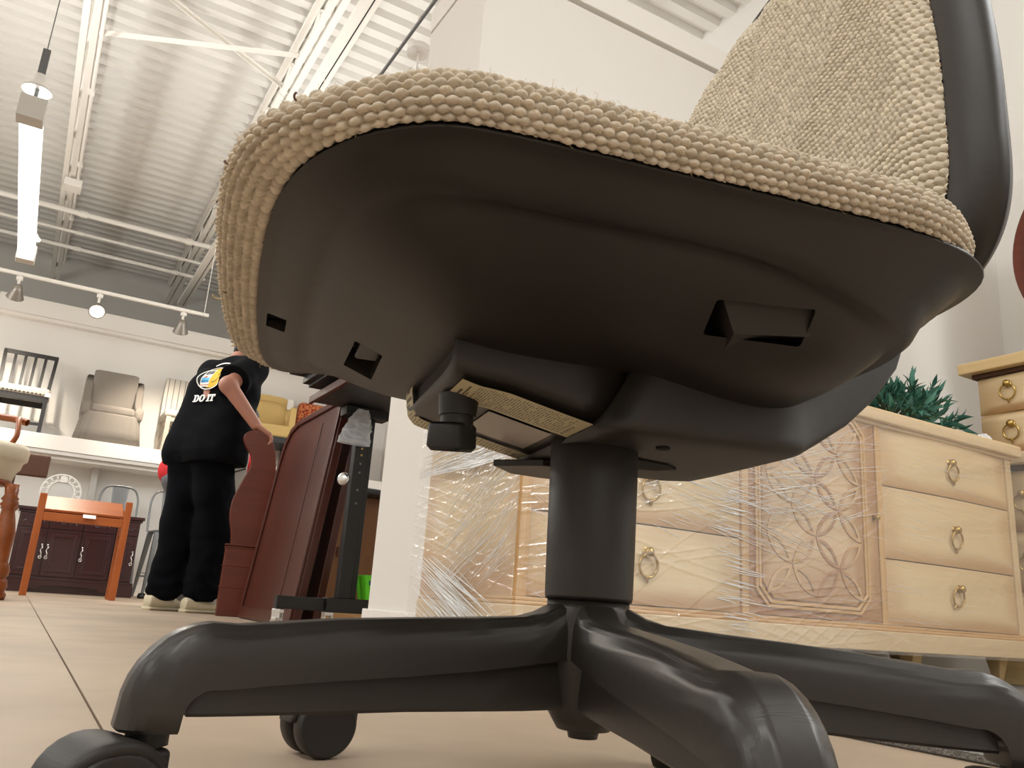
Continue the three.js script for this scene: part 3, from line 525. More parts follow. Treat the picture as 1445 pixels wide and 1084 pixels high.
/* column, hub, five legs and casters */
{
  mesh('column', lathe([[0, 0.16], [0.0335, 0.16], [0.0345, 0.163], [0.0352, 0.2], [0.036, 0.29], [0, 0.29]], 48), 'plastic', chair);
  mesh('hub', [lathe([[0, 0.066], [0.02, 0.066], [0.024, 0.072], [0.030, 0.082], [0.036, 0.12], [0.035, 0.148], [0.0322, 0.153], [0.0322, 0.1605], [0, 0.1605]], 40), lathe([[0, 0.06], [0.011, 0.06], [0.013, 0.068], [0, 0.07]], 20)], 'baseMetal', chair);
  const legStations = [[0.012, 0.160, 0.118, 0.083], [0.03, 0.157, 0.116, 0.081], [0.045, 0.1495, 0.114, 0.0805], [0.06, 0.1455, 0.112, 0.080], [0.10, 0.1425, 0.107, 0.0795], [0.15, 0.1395, 0.1025, 0.079], [0.20, 0.136, 0.0985, 0.0775], [0.24, 0.132, 0.095, 0.0765], [0.262, 0.1295, 0.0925, 0.076]];
  const up = (r, top, st, hw) => { // upper rounded half: inverted U section
    const o = []; for (let i = 0; i <= 22; i++) { const a = Math.PI * i / 22, c = Math.cos(a), s = Math.sin(a); o.push([r, st + (top - st) * Math.abs(s) ** 0.62, hw * Math.sign(c) * Math.abs(c) ** 0.55]); } o.push([r, st - 0.0005, -hw * 0.8], [r, st - 0.0005, hw * 0.8]); return o; };
  const legGeo = () => {
    const secs = legStations.map(([r, t, s, b]) => up(r, t, s, lerp(0.0195, 0.0225, clamp(r / 0.27))));
    // downward turn of the end: sections rotate about the inner elbow
    const ex = 0.268, ey = 0.0785; const n = 9;
    for (let k = 1; k <= n; k++) { const th = k / n * Math.PI / 2; const outer = lerp(0.052, 0.0545, Math.sin(th)), inner = lerp(0.0125, 0.020, k / n); const base = up(0, outer, inner, 0.0232); secs.push(base.map(([r, d, z]) => [ex + 0.003 + d * Math.sin(th) , ey + d * Math.cos(th), z])); }
    const last = secs[secs.length - 1]; secs.push(last.map(([r, y, z]) => [r + 0.001, 0.0695, z])); secs.push(last.map(([r, y, z]) => [lerp(r, 0.308, 0.08), 0.0675, z * 0.93]));
    return loft(secs);
  };
  const webGeo = () => loft(legStations.concat([[0.280, 0.12, 0.088, 0.0757], [0.288, 0.1, 0.080, 0.0757]]).map(([r, t, s, b]) => { const hw = lerp(0.0115, 0.013, r / 0.29); return [[r, s + 0.004, hw], [r, b + 0.002, hw * 1.08], [r, b, hw * 0.98], [r, b, -hw * 0.98], [r, b + 0.002, -hw * 1.08], [r, s + 0.004, -hw]].reverse(); }));
  const lg = toCreasedNormals(legGeo(), 0.75), wg = toCreasedNormals(webGeo(), 0.5);
  const wheel = lathe([[0.0, -0.011], [0.024, -0.011], [0.0295, -0.0095], [0.0318, -0.006], [0.0322, 0.003], [0.0305, 0.008], [0.028, 0.009], [0.026, 0.0078], [0.0, 0.0078]], 48); wheel.scale(0.95, 1, 0.95); wheel.rotateX(Math.PI / 2);
  const yaw = [200, 250, 30, 320, 160];
  const A0 = -106 - 12.7;
  for (let k = 0; k < 5; k++) {
    const ang = A0 - 72 * k, a = ang * Math.PI / 180;
    const leg = mesh('leg', lg, 'baseMetal', chair, [0, 0, 0], [0, -a, 0]);
    const w = new THREE.Mesh(wg, M.baseMetal); w.name = 'leg_web'; w.castShadow = w.receiveShadow = true; leg.add(w);
    const cx = 0.306 * Math.cos(a), cz = 0.306 * Math.sin(a);
    const c = new THREE.Group(); c.name = 'caster'; c.position.set(cx, 0, cz); c.rotation.y = [0.35, 0.55, 1.2, 0.4, 0.9][k]; chair.add(c);
    const off = -0.024;
    mesh('stem', [rod([0, 0.05, 0], [0, 0.075, 0], 0.0085), rod([0, 0.059, 0], [0, 0.0665, 0], 0.0125)], 'black', c);
    for (const s of [-1, 1]) { const m = mesh('wheel', wheel, 'plastic', c, [off, 0.0306, s * 0.0165], [0, s < 0 ? Math.PI : 0, 0]); }
    const hood = []; for (let i = 0; i <= 16; i++) { const th = lerp(-0.15, Math.PI * 0.98, i / 16), R = 0.0312; hood.push(sup(0.0045, 0.026, 5, 16).map(([x, z]) => [off + (R + x) * Math.cos(th), 0.0306 + (R + x) * Math.sin(th), z * (0.55 + 0.45 * Math.sin(clamp(th, 0, Math.PI)))])); }
    mesh('hood', [loft(hood), box(off - 0.02, 0.024, -0.0045, off + 0.024, 0.056, 0.0045, 0.003), box(-0.012, 0.036, -0.011, 0.012, 0.0575, 0.011, 0.004)], 'plastic', c);
  }
}


/* =====================================================================
   BLOND DRESSER WITH STRETCH FILM, CHEST, PLANT, MIRROR
   ===================================================================== */
function ringPull(parent, x, y, z, ry = 0, swing = 0, s = 1) {
  const o = new THREE.Group(); o.name = 'ring_pull'; o.position.set(x, y, z); o.rotation.y = ry; parent.add(o);
  const knob = lathe([[0, 0.024], [0.006, 0.023], [0.0105, 0.017], [0.0105, 0.012], [0.006, 0.007], [0.006, 0.004], [0.011, 0.003], [0.0115, 0], [0, 0]], 20); knob.scale(1.2, 1, 1.2); knob.rotateX(Math.PI / 2);
  const ring = new THREE.TorusGeometry(0.028 * s, 0.0034, 10, 36); ring.translate(0, -0.028 * s - 0.004, 0);
  const fin = lathe([[0, -0.011], [0.003, -0.008], [0.0022, -0.004], [0.0045, 0], [0.0035, 0.004], [0, 0.005]], 12); fin.scale(1.3, 1.3, 1.3); fin.translate(0, -0.061 * s, 0);
  const g = merge([ring, fin]); g.rotateZ(swing); g.rotateX(0.10); g.translate(0, 0, 0.014);
  mesh('knob', knob, 'brass', o); mesh('ring', g, 'brass', o); return o;
}
const dresser = thing('dresser', 'long pale wooden dresser with carved centre door, wrapped in clear stretch film', 'dresser', [0.95, 0.012, -1.6]);
{
  const L = 2.0, D = 0.50, y0 = 0.165, y1 = 0.765;   // heights above the carpet
  mesh('carcass', box(0.012, y0, -D, L - 0.012, y1, -0.022, 0.003), 'blond', dresser);
  mesh('side_panel', [box(0.0, y0, -D, 0.012, y1, -0.012, 0.002), grid(8, 8, (x, y) => [-0.0006, lerp(y0 + 0.002, y1 - 0.002, y), lerp(-D + 0.002, -0.014, x)])], 'glazed', dresser);
  mesh('top', [box(-0.015, 0.772, -D - 0.005, L + 0.03, 0.812, 0.028, 0.005), box(-0.004, 0.762, -D, L + 0.012, 0.772, 0.012, 0.003)], 'blond', dresser);
  mesh('base_rail', [box(-0.006, 0.092, -D - 0.002, L + 0.03, 0.148, 0.022, 0.004)], 'blond', dresser);
  mesh('base_moulding', [box(-0.004, 0.148, -D, L + 0.02, 0.157, 0.014, 0.004), box(0, 0.157, -D, L + 0.006, 0.166, 0.004, 0.003)], 'blondWarm', dresser);
  for (const x of [0.004, 0.688, 1.256, L - 0.034]) mesh('stile', upGrain(box(x, y0, -0.022, x + 0.026, y1, 0.003, 0.003)), x > 1.9 ? 'blond' : 'blondWarm', dresser);
  { const g = extrude(splineShape([[L - 0.012, 0.166], [L - 0.012, 0.3], [L - 0.012, 0.76], [L + 0.0, 0.76], [L - 0.0, 0.4], [L + 0.004, 0.26], [L + 0.022, 0.195], [L + 0.06, 0.168]]), 0.03, 0.003); g.translate(0, 0, -0.03); mesh('flared_post', g, 'blond', dresser); }
  for (const [x, z] of [[0.1, -0.06], [1.48, -0.07], [1.94, -0.07], [0.1, -0.44], [1.94, -0.44]]) {
    mesh('leg', loft([[0.026, 0.094], [0.026, 0.085], [0.009, 0.002], [0.007, 0]].map(([a, y]) => sup(a, a, 8, 20).map(([p, q]) => [x + p, y, z + q]).reverse())), 'honey', dresser);
  }
  // drawers: gently bowed fronts, divided at two heights
  const ys = [[y0 + 0.003, 0.357], [0.361, 0.578], [0.582, y1 - 0.003]];
  const front = (xa, xb, ya, yb) => { const g = grid(24, 8, (x, y) => [lerp(xa, xb, x), lerp(ya, yb, y), 0.012 * Math.sin(x * Math.PI) * 0.9 - 0.004 * ((Math.max(Math.abs(x - 0.5) * 2, Math.abs(y - 0.5) * 2)) ** 24)], false, [1, 1]); const b = box(xa, ya, -0.03, xb, yb, -0.004, 0.0015); return [g, b]; };
  for (const [bx0, bx1] of [[0.032, 0.686], [1.284, L - 0.036]]) ys.forEach(([a, b], i) => {
    const dr = mesh('drawer', front(bx0, bx1, a, b), 'glazed', dresser);
    ringPull(dr, (bx0 + bx1) / 2, i === 1 ? 0.477 : i === 0 ? 0.292 : 0.695, 0.009, 0, (bx0 > 1 ? [-0.55, -0.05, 0.12] : [0.0, 0.1, -0.1])[i]);
  });
  // carved centre door
  const d = mesh('door', [box(0.717, y0 + 0.003, -0.03, 1.253, y1 - 0.003, -0.002, 0.002), grid(8, 8, (x, y) => [lerp(0.7175, 1.2525, x), lerp(y0 + 0.0035, y1 - 0.0035, y), -0.0005])], 'glazedDoor', dresser);
  const oct = (x0, x1, ya, yb, c) => shape([[x0 + c, ya], [x1 - c, ya], [x1, ya + c], [x1, yb - c], [x1 - c, yb], [x0 + c, yb], [x0, yb - c], [x0, ya + c]]);
  const pa = [0.765, 1.175, 0.215, 0.738], pc = 0.032;
  mesh('recessed_panel', (() => { const g = extrude(oct(...pa, 0.04), 0.008, 0.003); g.translate(0, 0, -0.003); boxUV(g); const u = g.attributes.uv; for (let i = 0; i < u.count; i++) u.setXY(i, (u.getX(i) - pa[0]) / (pa[1] - pa[0]), (u.getY(i) - pa[2]) / (pa[3] - pa[2])); return g; })(), 'glazedPanel', d);
  const ringShape = (o, w, c) => { const s = oct(pa[0] - o, pa[1] + o, pa[2] - o, pa[3] + o, c + o * 0.5); s.holes.push(oct(pa[0] - o + w, pa[1] + o - w, pa[2] - o + w, pa[3] + o - w, c + o * 0.5 - w * 0.5)); return s; };
  mesh('bead_moulding', [ringShape(0.026, 0.005, 0.03), ringShape(0.015, 0.005, 0.035)].map(s => { const g = extrude(s, 0.006, 0.002); return boxUV(g); }), 'blondWarm', d);
  const petal = (x, y, ang, l, w) => { const s = new THREE.Shape(); s.moveTo(-l / 2, 0); s.quadraticCurveTo(0, w, l / 2, 0); s.quadraticCurveTo(0, -w, -l / 2, 0); const h = new THREE.Path(); const k = 0.74; h.moveTo(-l / 2 * k, 0); h.quadraticCurveTo(0, w * 0.62, l / 2 * k, 0); h.quadraticCurveTo(0, -w * 0.62, -l / 2 * k, 0); s.holes.push(h); const g = new THREE.ExtrudeGeometry(s, { depth: 0.003, bevelEnabled: true, bevelThickness: 0.002, bevelSize: 0.0025, bevelSegments: 2, curveSegments: 10 }); g.rotateZ(ang); g.translate(x, y, 0.003); return boxUV(g); };
  const ax = 0.098, by = 0.083, xs = 0.775, yss = 0.225;
  for (let i = 0; i < 4; i++) for (let j = 0; j < 6; j++) { const up = (i + j) % 2 === 0 ? 1 : -1; mesh('carved_petal', petal(xs + (i + 0.5) * ax, yss + (j + 0.5) * by, up * Math.atan2(by, ax), Math.hypot(ax, by) * 0.93, 0.040), 'glazedDoor', d); }
  for (const i of [1, 2, 3]) for (const j of [0, 6]) { const yy = yss + j * by + (j ? 0.022 : -0.0); }
  mesh('door_knob', [lathe([[0, 0.02], [0.006, 0.019], [0.009, 0.013], [0.005, 0.006], [0.008, 0], [0, 0]], 18).rotateX(Math.PI / 2).translate(1.238, 0.475, 0)], 'brass', d);
}
{
  /* stretch film: a front sheet and a side sheet with wrinkles, plus bunched folds */
  const f = thing('stretch_film', 'clear wrinkled stretch film wound around the left and middle of the blond dresser', 'plastic film', [0.95, 0.012, -1.6]);
  const X1 = 2.03, D = 0.52;
  const ridge = (x, y, ang, per, sd) => { const c = Math.cos(ang), s = Math.sin(ang), a = x * c + y * s, b = -x * s + y * c; const q = b / per + 1.4 * vnoise(a * 1.8, b * 7, 0, sd) + 0.8 * vnoise(a * 5, b * 3, 0, sd + 4); const t = Math.abs((q % 1 + 1) % 1 - 0.5) * 2; return Math.max(0, 1 - t * 3.2) ** 1.5 * sstep(0.35, 0.7, vnoise(a * 2.2, b * 26, 0, sd + 7)); };
  const wr = (x, y) => 0.0032 * ridge(x, y, 0.14, 0.021, 3) + 0.0026 * ridge(x, y, -0.2, 0.026, 13) + 0.0022 * ridge(x, y, 0.5, 0.033, 23);
  mesh('front_sheet', grid(420, 230, (x, y) => { const X = lerp(-0.018, X1, x), Y = lerp(0.085, 0.80, y); const fade = 1 - 0.75 * sstep(0.9, 1.7, X); return [X, Y, 0.0345 + 0.002 * vnoise(X * 6, Y * 6, 0, 2) + wr(X, Y) * fade]; }), 'film', f);
  mesh('side_sheet', grid(200, 260, (x, y) => { const Z = lerp(-D, 0.0345, x), Y = lerp(0.085, 0.80, y); return [-0.0235 - 0.001 * vnoise(Z * 6, Y * 6, 0, 2) - wr(Z * 1.0, Y), Y, Z]; }), 'film', f);
  // folds: thin bunched ropes of film lying on the sheets
  seed = 4242; const A = [], B = []; const ribbon = (p, q, w, nrm, bow) => {
    const n = 6, pts = []; for (let i = 0; i <= n; i++) { const t = i / n, s = Math.sin(t * Math.PI); pts.push([lerp(p[0], q[0], t) + nrm[0] * (0.0012 + bow * s * 0.2), lerp(p[1], q[1], t) - bow * s + 0.0012 * (rnd() - 0.5), lerp(p[2], q[2], t) + nrm[2] * (0.0012 + bow * s * 0.2), w * (0.25 + 0.75 * s)]); }
    const up = nrm[0] ? [0, 0, 0.25] : [0.25, 0, 0];
    return loft(pts.map(([x, y, z, r]) => [[0, 1], [0.9, 0], [0, -1]].map(([h, k]) => [x + nrm[0] * h * r * 0.9, y + k * r, z + nrm[2] * h * r * 0.9])), false);
  };
  const sideF = (z, y, len, ang, w) => A.push(ribbon([-0.026, y, z], [-0.026, y + len * Math.sin(ang), Math.min(0.034, z + len * Math.cos(ang))], w, [-1, 0, 0], 0.004 * (rnd() - 0.5)));
  const frontF = (x, y, len, ang, w) => B.push(ribbon([x, y, 0.038], [x + len * Math.cos(ang), y + len * Math.sin(ang), 0.038], w, [0, 0, 1], 0.006 * (rnd() - 0.5)));
  for (let i = 0; i < 130; i++) sideF(-0.51 + rnd() * 0.35, 0.46 + 0.24 * rnd(), 0.1 + 0.3 * rnd(), 0.03 + 0.1 * rnd(), 0.0010 + 0.0018 * rnd());
  for (let i = 0; i < 95; i++) sideF(-0.34 + rnd() * 0.26, 0.17 + 0.24 * rnd(), 0.08 + 0.2 * rnd(), 0.42 + 0.1 * rnd(), 0.0006 + 0.0012 * rnd());
  for (let i = 0; i < 90; i++) sideF(-0.51 + rnd() * 0.2, 0.12 + 0.14 * rnd(), 0.12 + 0.3 * rnd(), -0.30 - 0.12 * rnd(), 0.0007 + 0.0012 * rnd());
  for (let i = 0; i < 30; i++) sideF(-0.51 + rnd() * 0.3, 0.25 + 0.3 * rnd(), 0.06 + 0.14 * rnd(), -0.2 - 0.1 * rnd(), 0.0005 + 0.0005 * rnd());
  for (let i = 0; i < 26; i++) sideF(-0.51, 0.47 + 0.002 * i * rnd(), 0.54, 0.0, 0.0012);
  for (let i = 0; i < 110; i++) frontF(0.3 + 0.75 * rnd(), 0.42 + 0.25 * rnd(), 0.05 + 0.25 * rnd(), 0.12 + 0.25 * rnd(), 0.0005 + 0.0009 * rnd());
  for (let i = 0; i < 110; i++) frontF(0.35 + 0.5 * rnd(), 0.36 + 0.25 * rnd(), 0.05 + 0.2 * rnd(), -0.05 - 0.25 * rnd(), 0.0005 + 0.0010 * rnd());
  for (let i = 0; i < 70; i++) { const y = 0.1 + 0.4 * rnd(); frontF(0.52 + 0.12 * (0.45 - y) + 0.1 * rnd(), y, 0.03 + 0.1 * rnd(), -0.02 - 0.1 * rnd(), 0.0008 + 0.0014 * rnd()); }
  for (let i = 0; i < 60; i++) frontF(0.75 + 1.0 * rnd(), 0.15 + 0.55 * rnd(), 0.08 + 0.3 * rnd(), 0.05 - 0.2 * rnd(), 0.0003 + 0.0004 * rnd());
  for (let i = 0; i < 34; i++) frontF(0.0 + 0.03 * rnd(), 0.1 + 0.6 * rnd(), 0.02 + 0.05 * rnd(), rnd() - 0.5, 0.0006);
  mesh('folds_on_side', A, 'filmFold', f).userData.kind = 'stuff'; mesh('folds_on_front', B, 'filmFold', f).userData.kind = 'stuff';
}
/* chest on chest, its drawer fronts facing left */
{
  const c = thing('chest_of_drawers', 'tall honey coloured two-tier chest of drawers with brass ring pulls, right of the film-wrapped dresser', 'chest', [3.07, 0.012, -1.78]); c.scale.y = 1.02;
  const D = 0.5, Wd = 1.0;    // local x: depth into the room's side, local z: length
  mesh('upper_carcass', box(0.02, 0.80, 0.02, D, 1.10, Wd - 0.02, 0.004), 'honey', c);
  mesh('upper_top', box(-0.035, 1.115, -0.035, D, 1.158, Wd + 0.03, 0.005), 'honey', c);
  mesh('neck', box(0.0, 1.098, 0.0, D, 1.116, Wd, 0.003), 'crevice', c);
  mesh('lower_top', box(-0.03, 0.752, -0.02, D, 0.795, Wd + 0.02, 0.005), 'blond', c);
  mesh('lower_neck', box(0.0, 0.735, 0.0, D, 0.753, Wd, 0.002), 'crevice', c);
  mesh('lower_carcass', box(0.02, 0.10, 0.0, D, 0.736, Wd, 0.004), 'honey', c);
  mesh('plinth', box(-0.01, 0.0, -0.01, D, 0.10, Wd + 0.01, 0.004), 'honey', c);
  const fr = (ya, yb, z0, z1) => grid(20, 10, (x, y) => { const e = Math.max(Math.abs(x - 0.5) * 2, Math.abs(y - 0.5) * 2) ** 20; return [-0.012 * Math.sin(x * Math.PI) + 0.02 * e, lerp(ya, yb, y), lerp(z0, z1, x)]; }, false, [1, 1]);
  for (const [a, b] of [[0.955, 1.096], [0.80, 0.951]]) { const d = mesh('drawer', fr(a, b, 0.012, Wd - 0.012), 'glazed', c); for (const z of [0.14, 0.82]) ringPull(d, -0.008, (a + b) / 2 + 0.028, z, -Math.PI / 2); }
  for (const [a, b] of [[0.52, 0.733], [0.31, 0.516], [0.105, 0.306]]) { const d = mesh('drawer', fr(a, b, 0.004, Wd - 0.004), 'glazed', c); for (const z of [0.155, 0.82]) ringPull(d, -0.008, (a + b) / 2 + 0.02, z, -Math.PI / 2); }
}
{
  const m = thing('oval_mirror', 'oval reddish wooden mirror back standing on the tall two-tier chest', 'mirror', [3.44, 1.2, -1.17], 0);
  const s = new THREE.Shape(); s.absellipse(0, 0.53, 0.60, 0.53, 0, Math.PI * 2); const g = extrude(s, 0.035, 0.006, 40); g.rotateY(-Math.PI / 2); boxUV(g); mesh('wooden_back', g, 'redwood', m, [0, 0, 0], [0, 0, -0.06]);
  const r = new THREE.Shape(); r.absellipse(0, 0.53, 0.55, 0.48, 0, Math.PI * 2); const h = new THREE.Path(); h.absellipse(0, 0.53, 0.52, 0.45, 0, Math.PI * 2); r.holes.push(h); const q = extrude(r, 0.012, 0.003, 40); q.rotateY(-Math.PI / 2); q.translate(-0.034, 0, 0); mesh('rim_bead', boxUV(q), 'redwood', m, [0, 0, 0], [0, 0, -0.06]);
}
/* leafy artificial plants on the dresser's right end */
function plant(label, x, z, R, n, sd, hh) {
  const p = thing('leafy_plant', label, 'plant', [x, 0.824, z]); seed = sd;
  mesh('pot', lathe([[0, 0], [0.045, 0], [0.06, 0.07], [0.062, 0.08], [0.055, 0.08], [0, 0.07]], 24), 'mahogany', p);
  const leaf = (l, w) => { const g = grid(2, 6, (x, y) => { const k = Math.sin(Math.PI * y ** 0.75) * (1 - 0.25 * y); return [(x - 0.5) * w * k, l * y, -0.35 * l * y * y + Math.abs(x - 0.5) * w * 0.5 * k]; }); return g; };
  const L = [leaf(0.055, 0.018), leaf(0.066, 0.019), leaf(0.045, 0.016)];
  for (let i = 0; i < n; i++) {
    const th = rnd() * 6.283, el = 0.1 + 1.3 * rnd(), len = R * (0.65 + 0.4 * rnd()); const dir = V3(Math.cos(th) * Math.cos(el), Math.sin(el) * hh, Math.sin(th) * Math.cos(el));
    if (Math.abs(z + dir.z * len + 1.85) > 0.32) dir.z *= 0.6;
    const a = V3(0, 0.06, 0), b = V3(dir.x * len * 0.5, 0.06 + dir.y * len * 0.7, dir.z * len * 0.5), e = V3(dir.x * len, 0.06 + dir.y * len, dir.z * len); const cv = new THREE.CatmullRomCurve3([a, b, e]);
    const st = mesh('stem', new THREE.TubeGeometry(cv, 6, 0.0018, 5), 'stem', p);
    for (let k = 0; k < 6; k++) {
      const t = 0.55 + 0.09 * k, q = cv.getPoint(Math.min(1, t)), tg = cv.getTangent(Math.min(1, t));
      const m = new THREE.Mesh(L[(i + k) % 3], (i + k) % 3 ? M.leaf : M.leafDark); m.name = 'leaf'; m.castShadow = m.receiveShadow = true; m.position.copy(q);
      const out = V3(rnd() - 0.5, rnd() - 0.3, rnd() - 0.5).multiplyScalar(1.5).add(tg).normalize(); m.quaternion.setFromUnitVectors(V3(0, 1, 0), out); m.rotateY(rnd() * 6); st.add(m);
    }
  }
}
plant('green leafy artificial plant on the dresser top, larger and further left', 1.74 + 0.95, -1.88, 0.22, 74, 11, 0.8);
plant('darker green leafy plant tucked between the dresser top and the tall chest', 2.0 + 0.95, -1.95, 0.18, 50, 23, 1.4);
{
  const g = thing('film_scrap', 'crumpled scrap of clear film on the dresser corner by the tall chest', 'plastic film', [2.9, 0.824, -1.66]);
  seed = 77; mesh('crumple', (() => { const q = new THREE.IcosahedronGeometry(0.03, 4); const p = q.attributes.position; for (let i = 0; i < p.count; i++) { const v = V3(p.getX(i), p.getY(i), p.getZ(i)); const k = 0.55 + 0.8 * Math.abs(vnoise(v.x * 120 + 9, v.y * 120 + v.z * 90, 0, 5) - 0.5) * 2; v.multiplyScalar(k); v.y = Math.max(v.y * 0.8, -0.02); p.setXYZ(i, v.x, v.y + 0.02, v.z); } q.computeVertexNormals(); return q; })(), 'filmFold', g);
}


/* =====================================================================
   FURNITURE ON AND BELOW THE FAR LEDGE
   ===================================================================== */
const LEDGE = 1.6;
{
  const c = thing('counter_chair', 'charcoal slat-back counter chair with cream seat and nailheads on the white ledge', 'chair', [-0.30, LEDGE, -10.2]);
  const w = 0.235, sh = 0.42;
  for (const s of [-1, 1]) { mesh('back_post', [bar([s * w, 0, -0.2], [s * w, sh, -0.19], 0.035), bar([s * w, sh, -0.19], [s * (w + 0.02), 0.96, -0.32], 0.036)], 'charcoalWood', c); mesh('front_leg', bar([s * w, 0, 0.2], [s * w, sh - 0.02, 0.2], 0.04), 'charcoalWood', c); mesh('side_stretcher', bar([s * w, 0.13, -0.2], [s * w, 0.13, 0.2], 0.02, 0.03), 'charcoalWood', c); }
  mesh('top_rail', bar([-w - 0.036, 0.955, -0.32], [w + 0.036, 0.955, -0.32], 0.045, 0.03), 'charcoalWood', c);
  for (let i = 0; i < 4; i++) { const x = lerp(-w, w, (i + 1) / 5); mesh('slat', bar([x, sh, -0.19], [x * 1.06, 0.94, -0.316], 0.03, 0.014), 'charcoalWood', c); }
  mesh('apron', [bar([-w, sh - 0.045, 0.2], [w, sh - 0.045, 0.2], 0.075, 0.022), bar([-w, sh - 0.045, -0.2], [w, sh - 0.045, -0.2], 0.075, 0.022), bar([-w, sh - 0.045, 0.2], [-w, sh - 0.045, -0.2], 0.022, 0.075), bar([w, sh - 0.045, 0.2], [w, sh - 0.045, -0.2], 0.022, 0.075)], 'charcoalWood', c);
  mesh('stretcher', bar([-w, 0.1, 0.2], [w, 0.1, 0.2], 0.03, 0.02), 'charcoalWood', c);
  mesh('seat_cushion', new RoundedBoxGeometry(0.53, 0.09, 0.46, 4, 0.035).translate(0, sh + 0.025, 0), 'linen', c);
  for (let i = 0; i < 14; i++) mesh('nailhead', new THREE.SphereGeometry(0.0095, 10, 6).scale(1, 1, 0.5).translate(-0.25 + i * 0.0385, sh + 0.0, 0.231), 'charcoalWood', c);
  mesh('tag', box(0.215, sh - 0.02, 0.235, 0.27, sh + 0.025, 0.237, 0), 'paper', c).userData.label = 'small white price tag';
}
{
  const c = thing('slipcovered_armchair', 'grey skirted armchair with a slipcover standing on the white ledge', 'armchair', [0.60, LEDGE, -10.25]);
  const flare = (y, a, b, wav) => { const o = []; for (let i = 0; i < 72; i++) { const t = i / 72 * 2 * Math.PI, q = sup(a, b, 6, 72)[i]; const k = 1 + wav * Math.sin(i * 1.9 + 0.7 * Math.sin(i)); o.push([q[0] * k, y, q[1] * k]); } return o.reverse(); };
  mesh('skirt', loft([flare(0.0, 0.345, 0.30, 0.02), flare(0.15, 0.325, 0.285, 0.014), flare(0.32, 0.30, 0.27, 0.006), flare(0.345, 0.285, 0.26, 0)]), 'slipcover', c);
  mesh('seat_cushion', new RoundedBoxGeometry(0.46, 0.11, 0.46, 5, 0.045).translate(0, 0.375, 0.04), 'slipcover', c);
  mesh('backrest', (() => { const g = loft([[0.33, 0.26, -0.16], [0.55, 0.25, -0.18], [0.82, 0.24, -0.22], [0.895, 0.235, -0.235], [0.905, 0.215, -0.24]].map(([y, a, z]) => sup(a, 0.055, 7, 40).map(([x, q]) => [x, y, z + q]).reverse())); return g; })(), 'slipcover', c);
  for (const s of [-1, 1]) mesh('arm', loft([[-0.22, 0.30, 0.84], [-0.14, 0.30, 0.72], [-0.06, 0.30, 0.56], [0.08, 0.30, 0.475], [0.22, 0.30, 0.45], [0.25, 0.30, 0.42]].map(([z, a, b]) => sup(0.045, (b - a) / 2, 5, 24).map(([x, y]) => [s * 0.27 + x, (a + b) / 2 + y, z]))), 'slipcover', c);
}
{
  const c = thing('dining_chair', 'white washed chair with striped linen back on the ledge, partly behind the man', 'chair', [1.40, LEDGE, -10.25]);
  for (const s of [-1, 1]) { mesh('front_leg', bar([s * 0.215, 0, 0.2], [s * 0.215, 0.42, 0.2], 0.05), 'washWood', c); mesh('back_leg', bar([s * 0.225, 0, -0.27], [s * 0.225, 0.42, -0.22], 0.045), 'washWood', c); mesh('side_rail', bar([s * 0.22, 0.22, -0.24], [s * 0.22, 0.22, 0.2], 0.02, 0.03), 'washWood', c); }
  mesh('apron', [bar([-0.24, 0.395, 0.2], [0.24, 0.395, 0.2], 0.06, 0.03), bar([-0.22, 0.395, 0.2], [-0.22, 0.395, -0.22], 0.03, 0.06), bar([0.22, 0.395, 0.2], [0.22, 0.395, -0.22], 0.03, 0.06)], 'washWood', c);
  mesh('rail', bar([-0.215, 0.22, 0.2], [0.215, 0.22, 0.2], 0.035, 0.025), 'washWood', c);
  mesh('seat', new RoundedBoxGeometry(0.53, 0.085, 0.5, 4, 0.035).translate(0, 0.46, -0.01), 'linen', c);
  const g = box(-0.26, 0.40, -0.27, 0.26, 1.0, -0.2, 0.02); g.rotateX(-0.08); mesh('striped_back', boxUV(g, 2), 'stripeLinen', c);
}
{
  const c = thing('yellow_armchair', 'pale yellow upholstered armchair on dark legs upon the ledge beyond the man', 'armchair', [2.34, LEDGE + 0.09, -10.3], -0.12);
  mesh('seat', new RoundedBoxGeometry(0.64, 0.15, 0.6, 4, 0.04).translate(0, 0.36, 0.02), 'yellowFabric', c);
  const bk = extrude(splineShape([[-0.30, 0.36], [-0.30, 0.6], [-0.27, 0.86], [-0.1, 0.90], [0.1, 0.90], [0.27, 0.86], [0.30, 0.6], [0.30, 0.36]]), 0.12, 0.02); bk.translate(0, 0, -0.3); bk.rotateX(-0.06); mesh('backrest', bk, 'yellowFabric', c);
  mesh('back_piping', [tube([[-0.245, 0.43, -0.165], [-0.235, 0.75, -0.19], [-0.2, 0.80, -0.193], [0.2, 0.80, -0.193], [0.235, 0.75, -0.19], [0.245, 0.43, -0.165]], 0.006, 40, 6)], 'yellowFabric', c);
  for (const s of [-1, 1]) { const a = extrude(splineShape([[-0.25, 0.3], [-0.25, 0.72], [-0.16, 0.60], [-0.06, 0.545], [0.08, 0.555], [0.2, 0.62], [0.27, 0.65], [0.28, 0.3]].map(([z, y]) => [-z, y])), 0.075, 0.012); a.rotateY(Math.PI / 2); a.translate(s > 0 ? 0.25 : -0.325, 0, 0); mesh('arm', a, 'yellowFabric', c); }
  mesh('base_rail', box(-0.31, 0.21, -0.26, 0.31, 0.29, 0.3, 0.008), 'charcoalWood', c);
  for (const [x, z] of [[-0.28, 0.27], [0.28, 0.27], [-0.28, -0.23], [0.28, -0.23]]) mesh('leg', bar([x, -0.09, z], [x, 0.22, z], 0.045), 'charcoalWood', c);
  mesh('tag', box(0.255, 0.74, -0.165, 0.33, 0.87, -0.163, 0), 'paper', c).userData.label = 'white price tag';
}
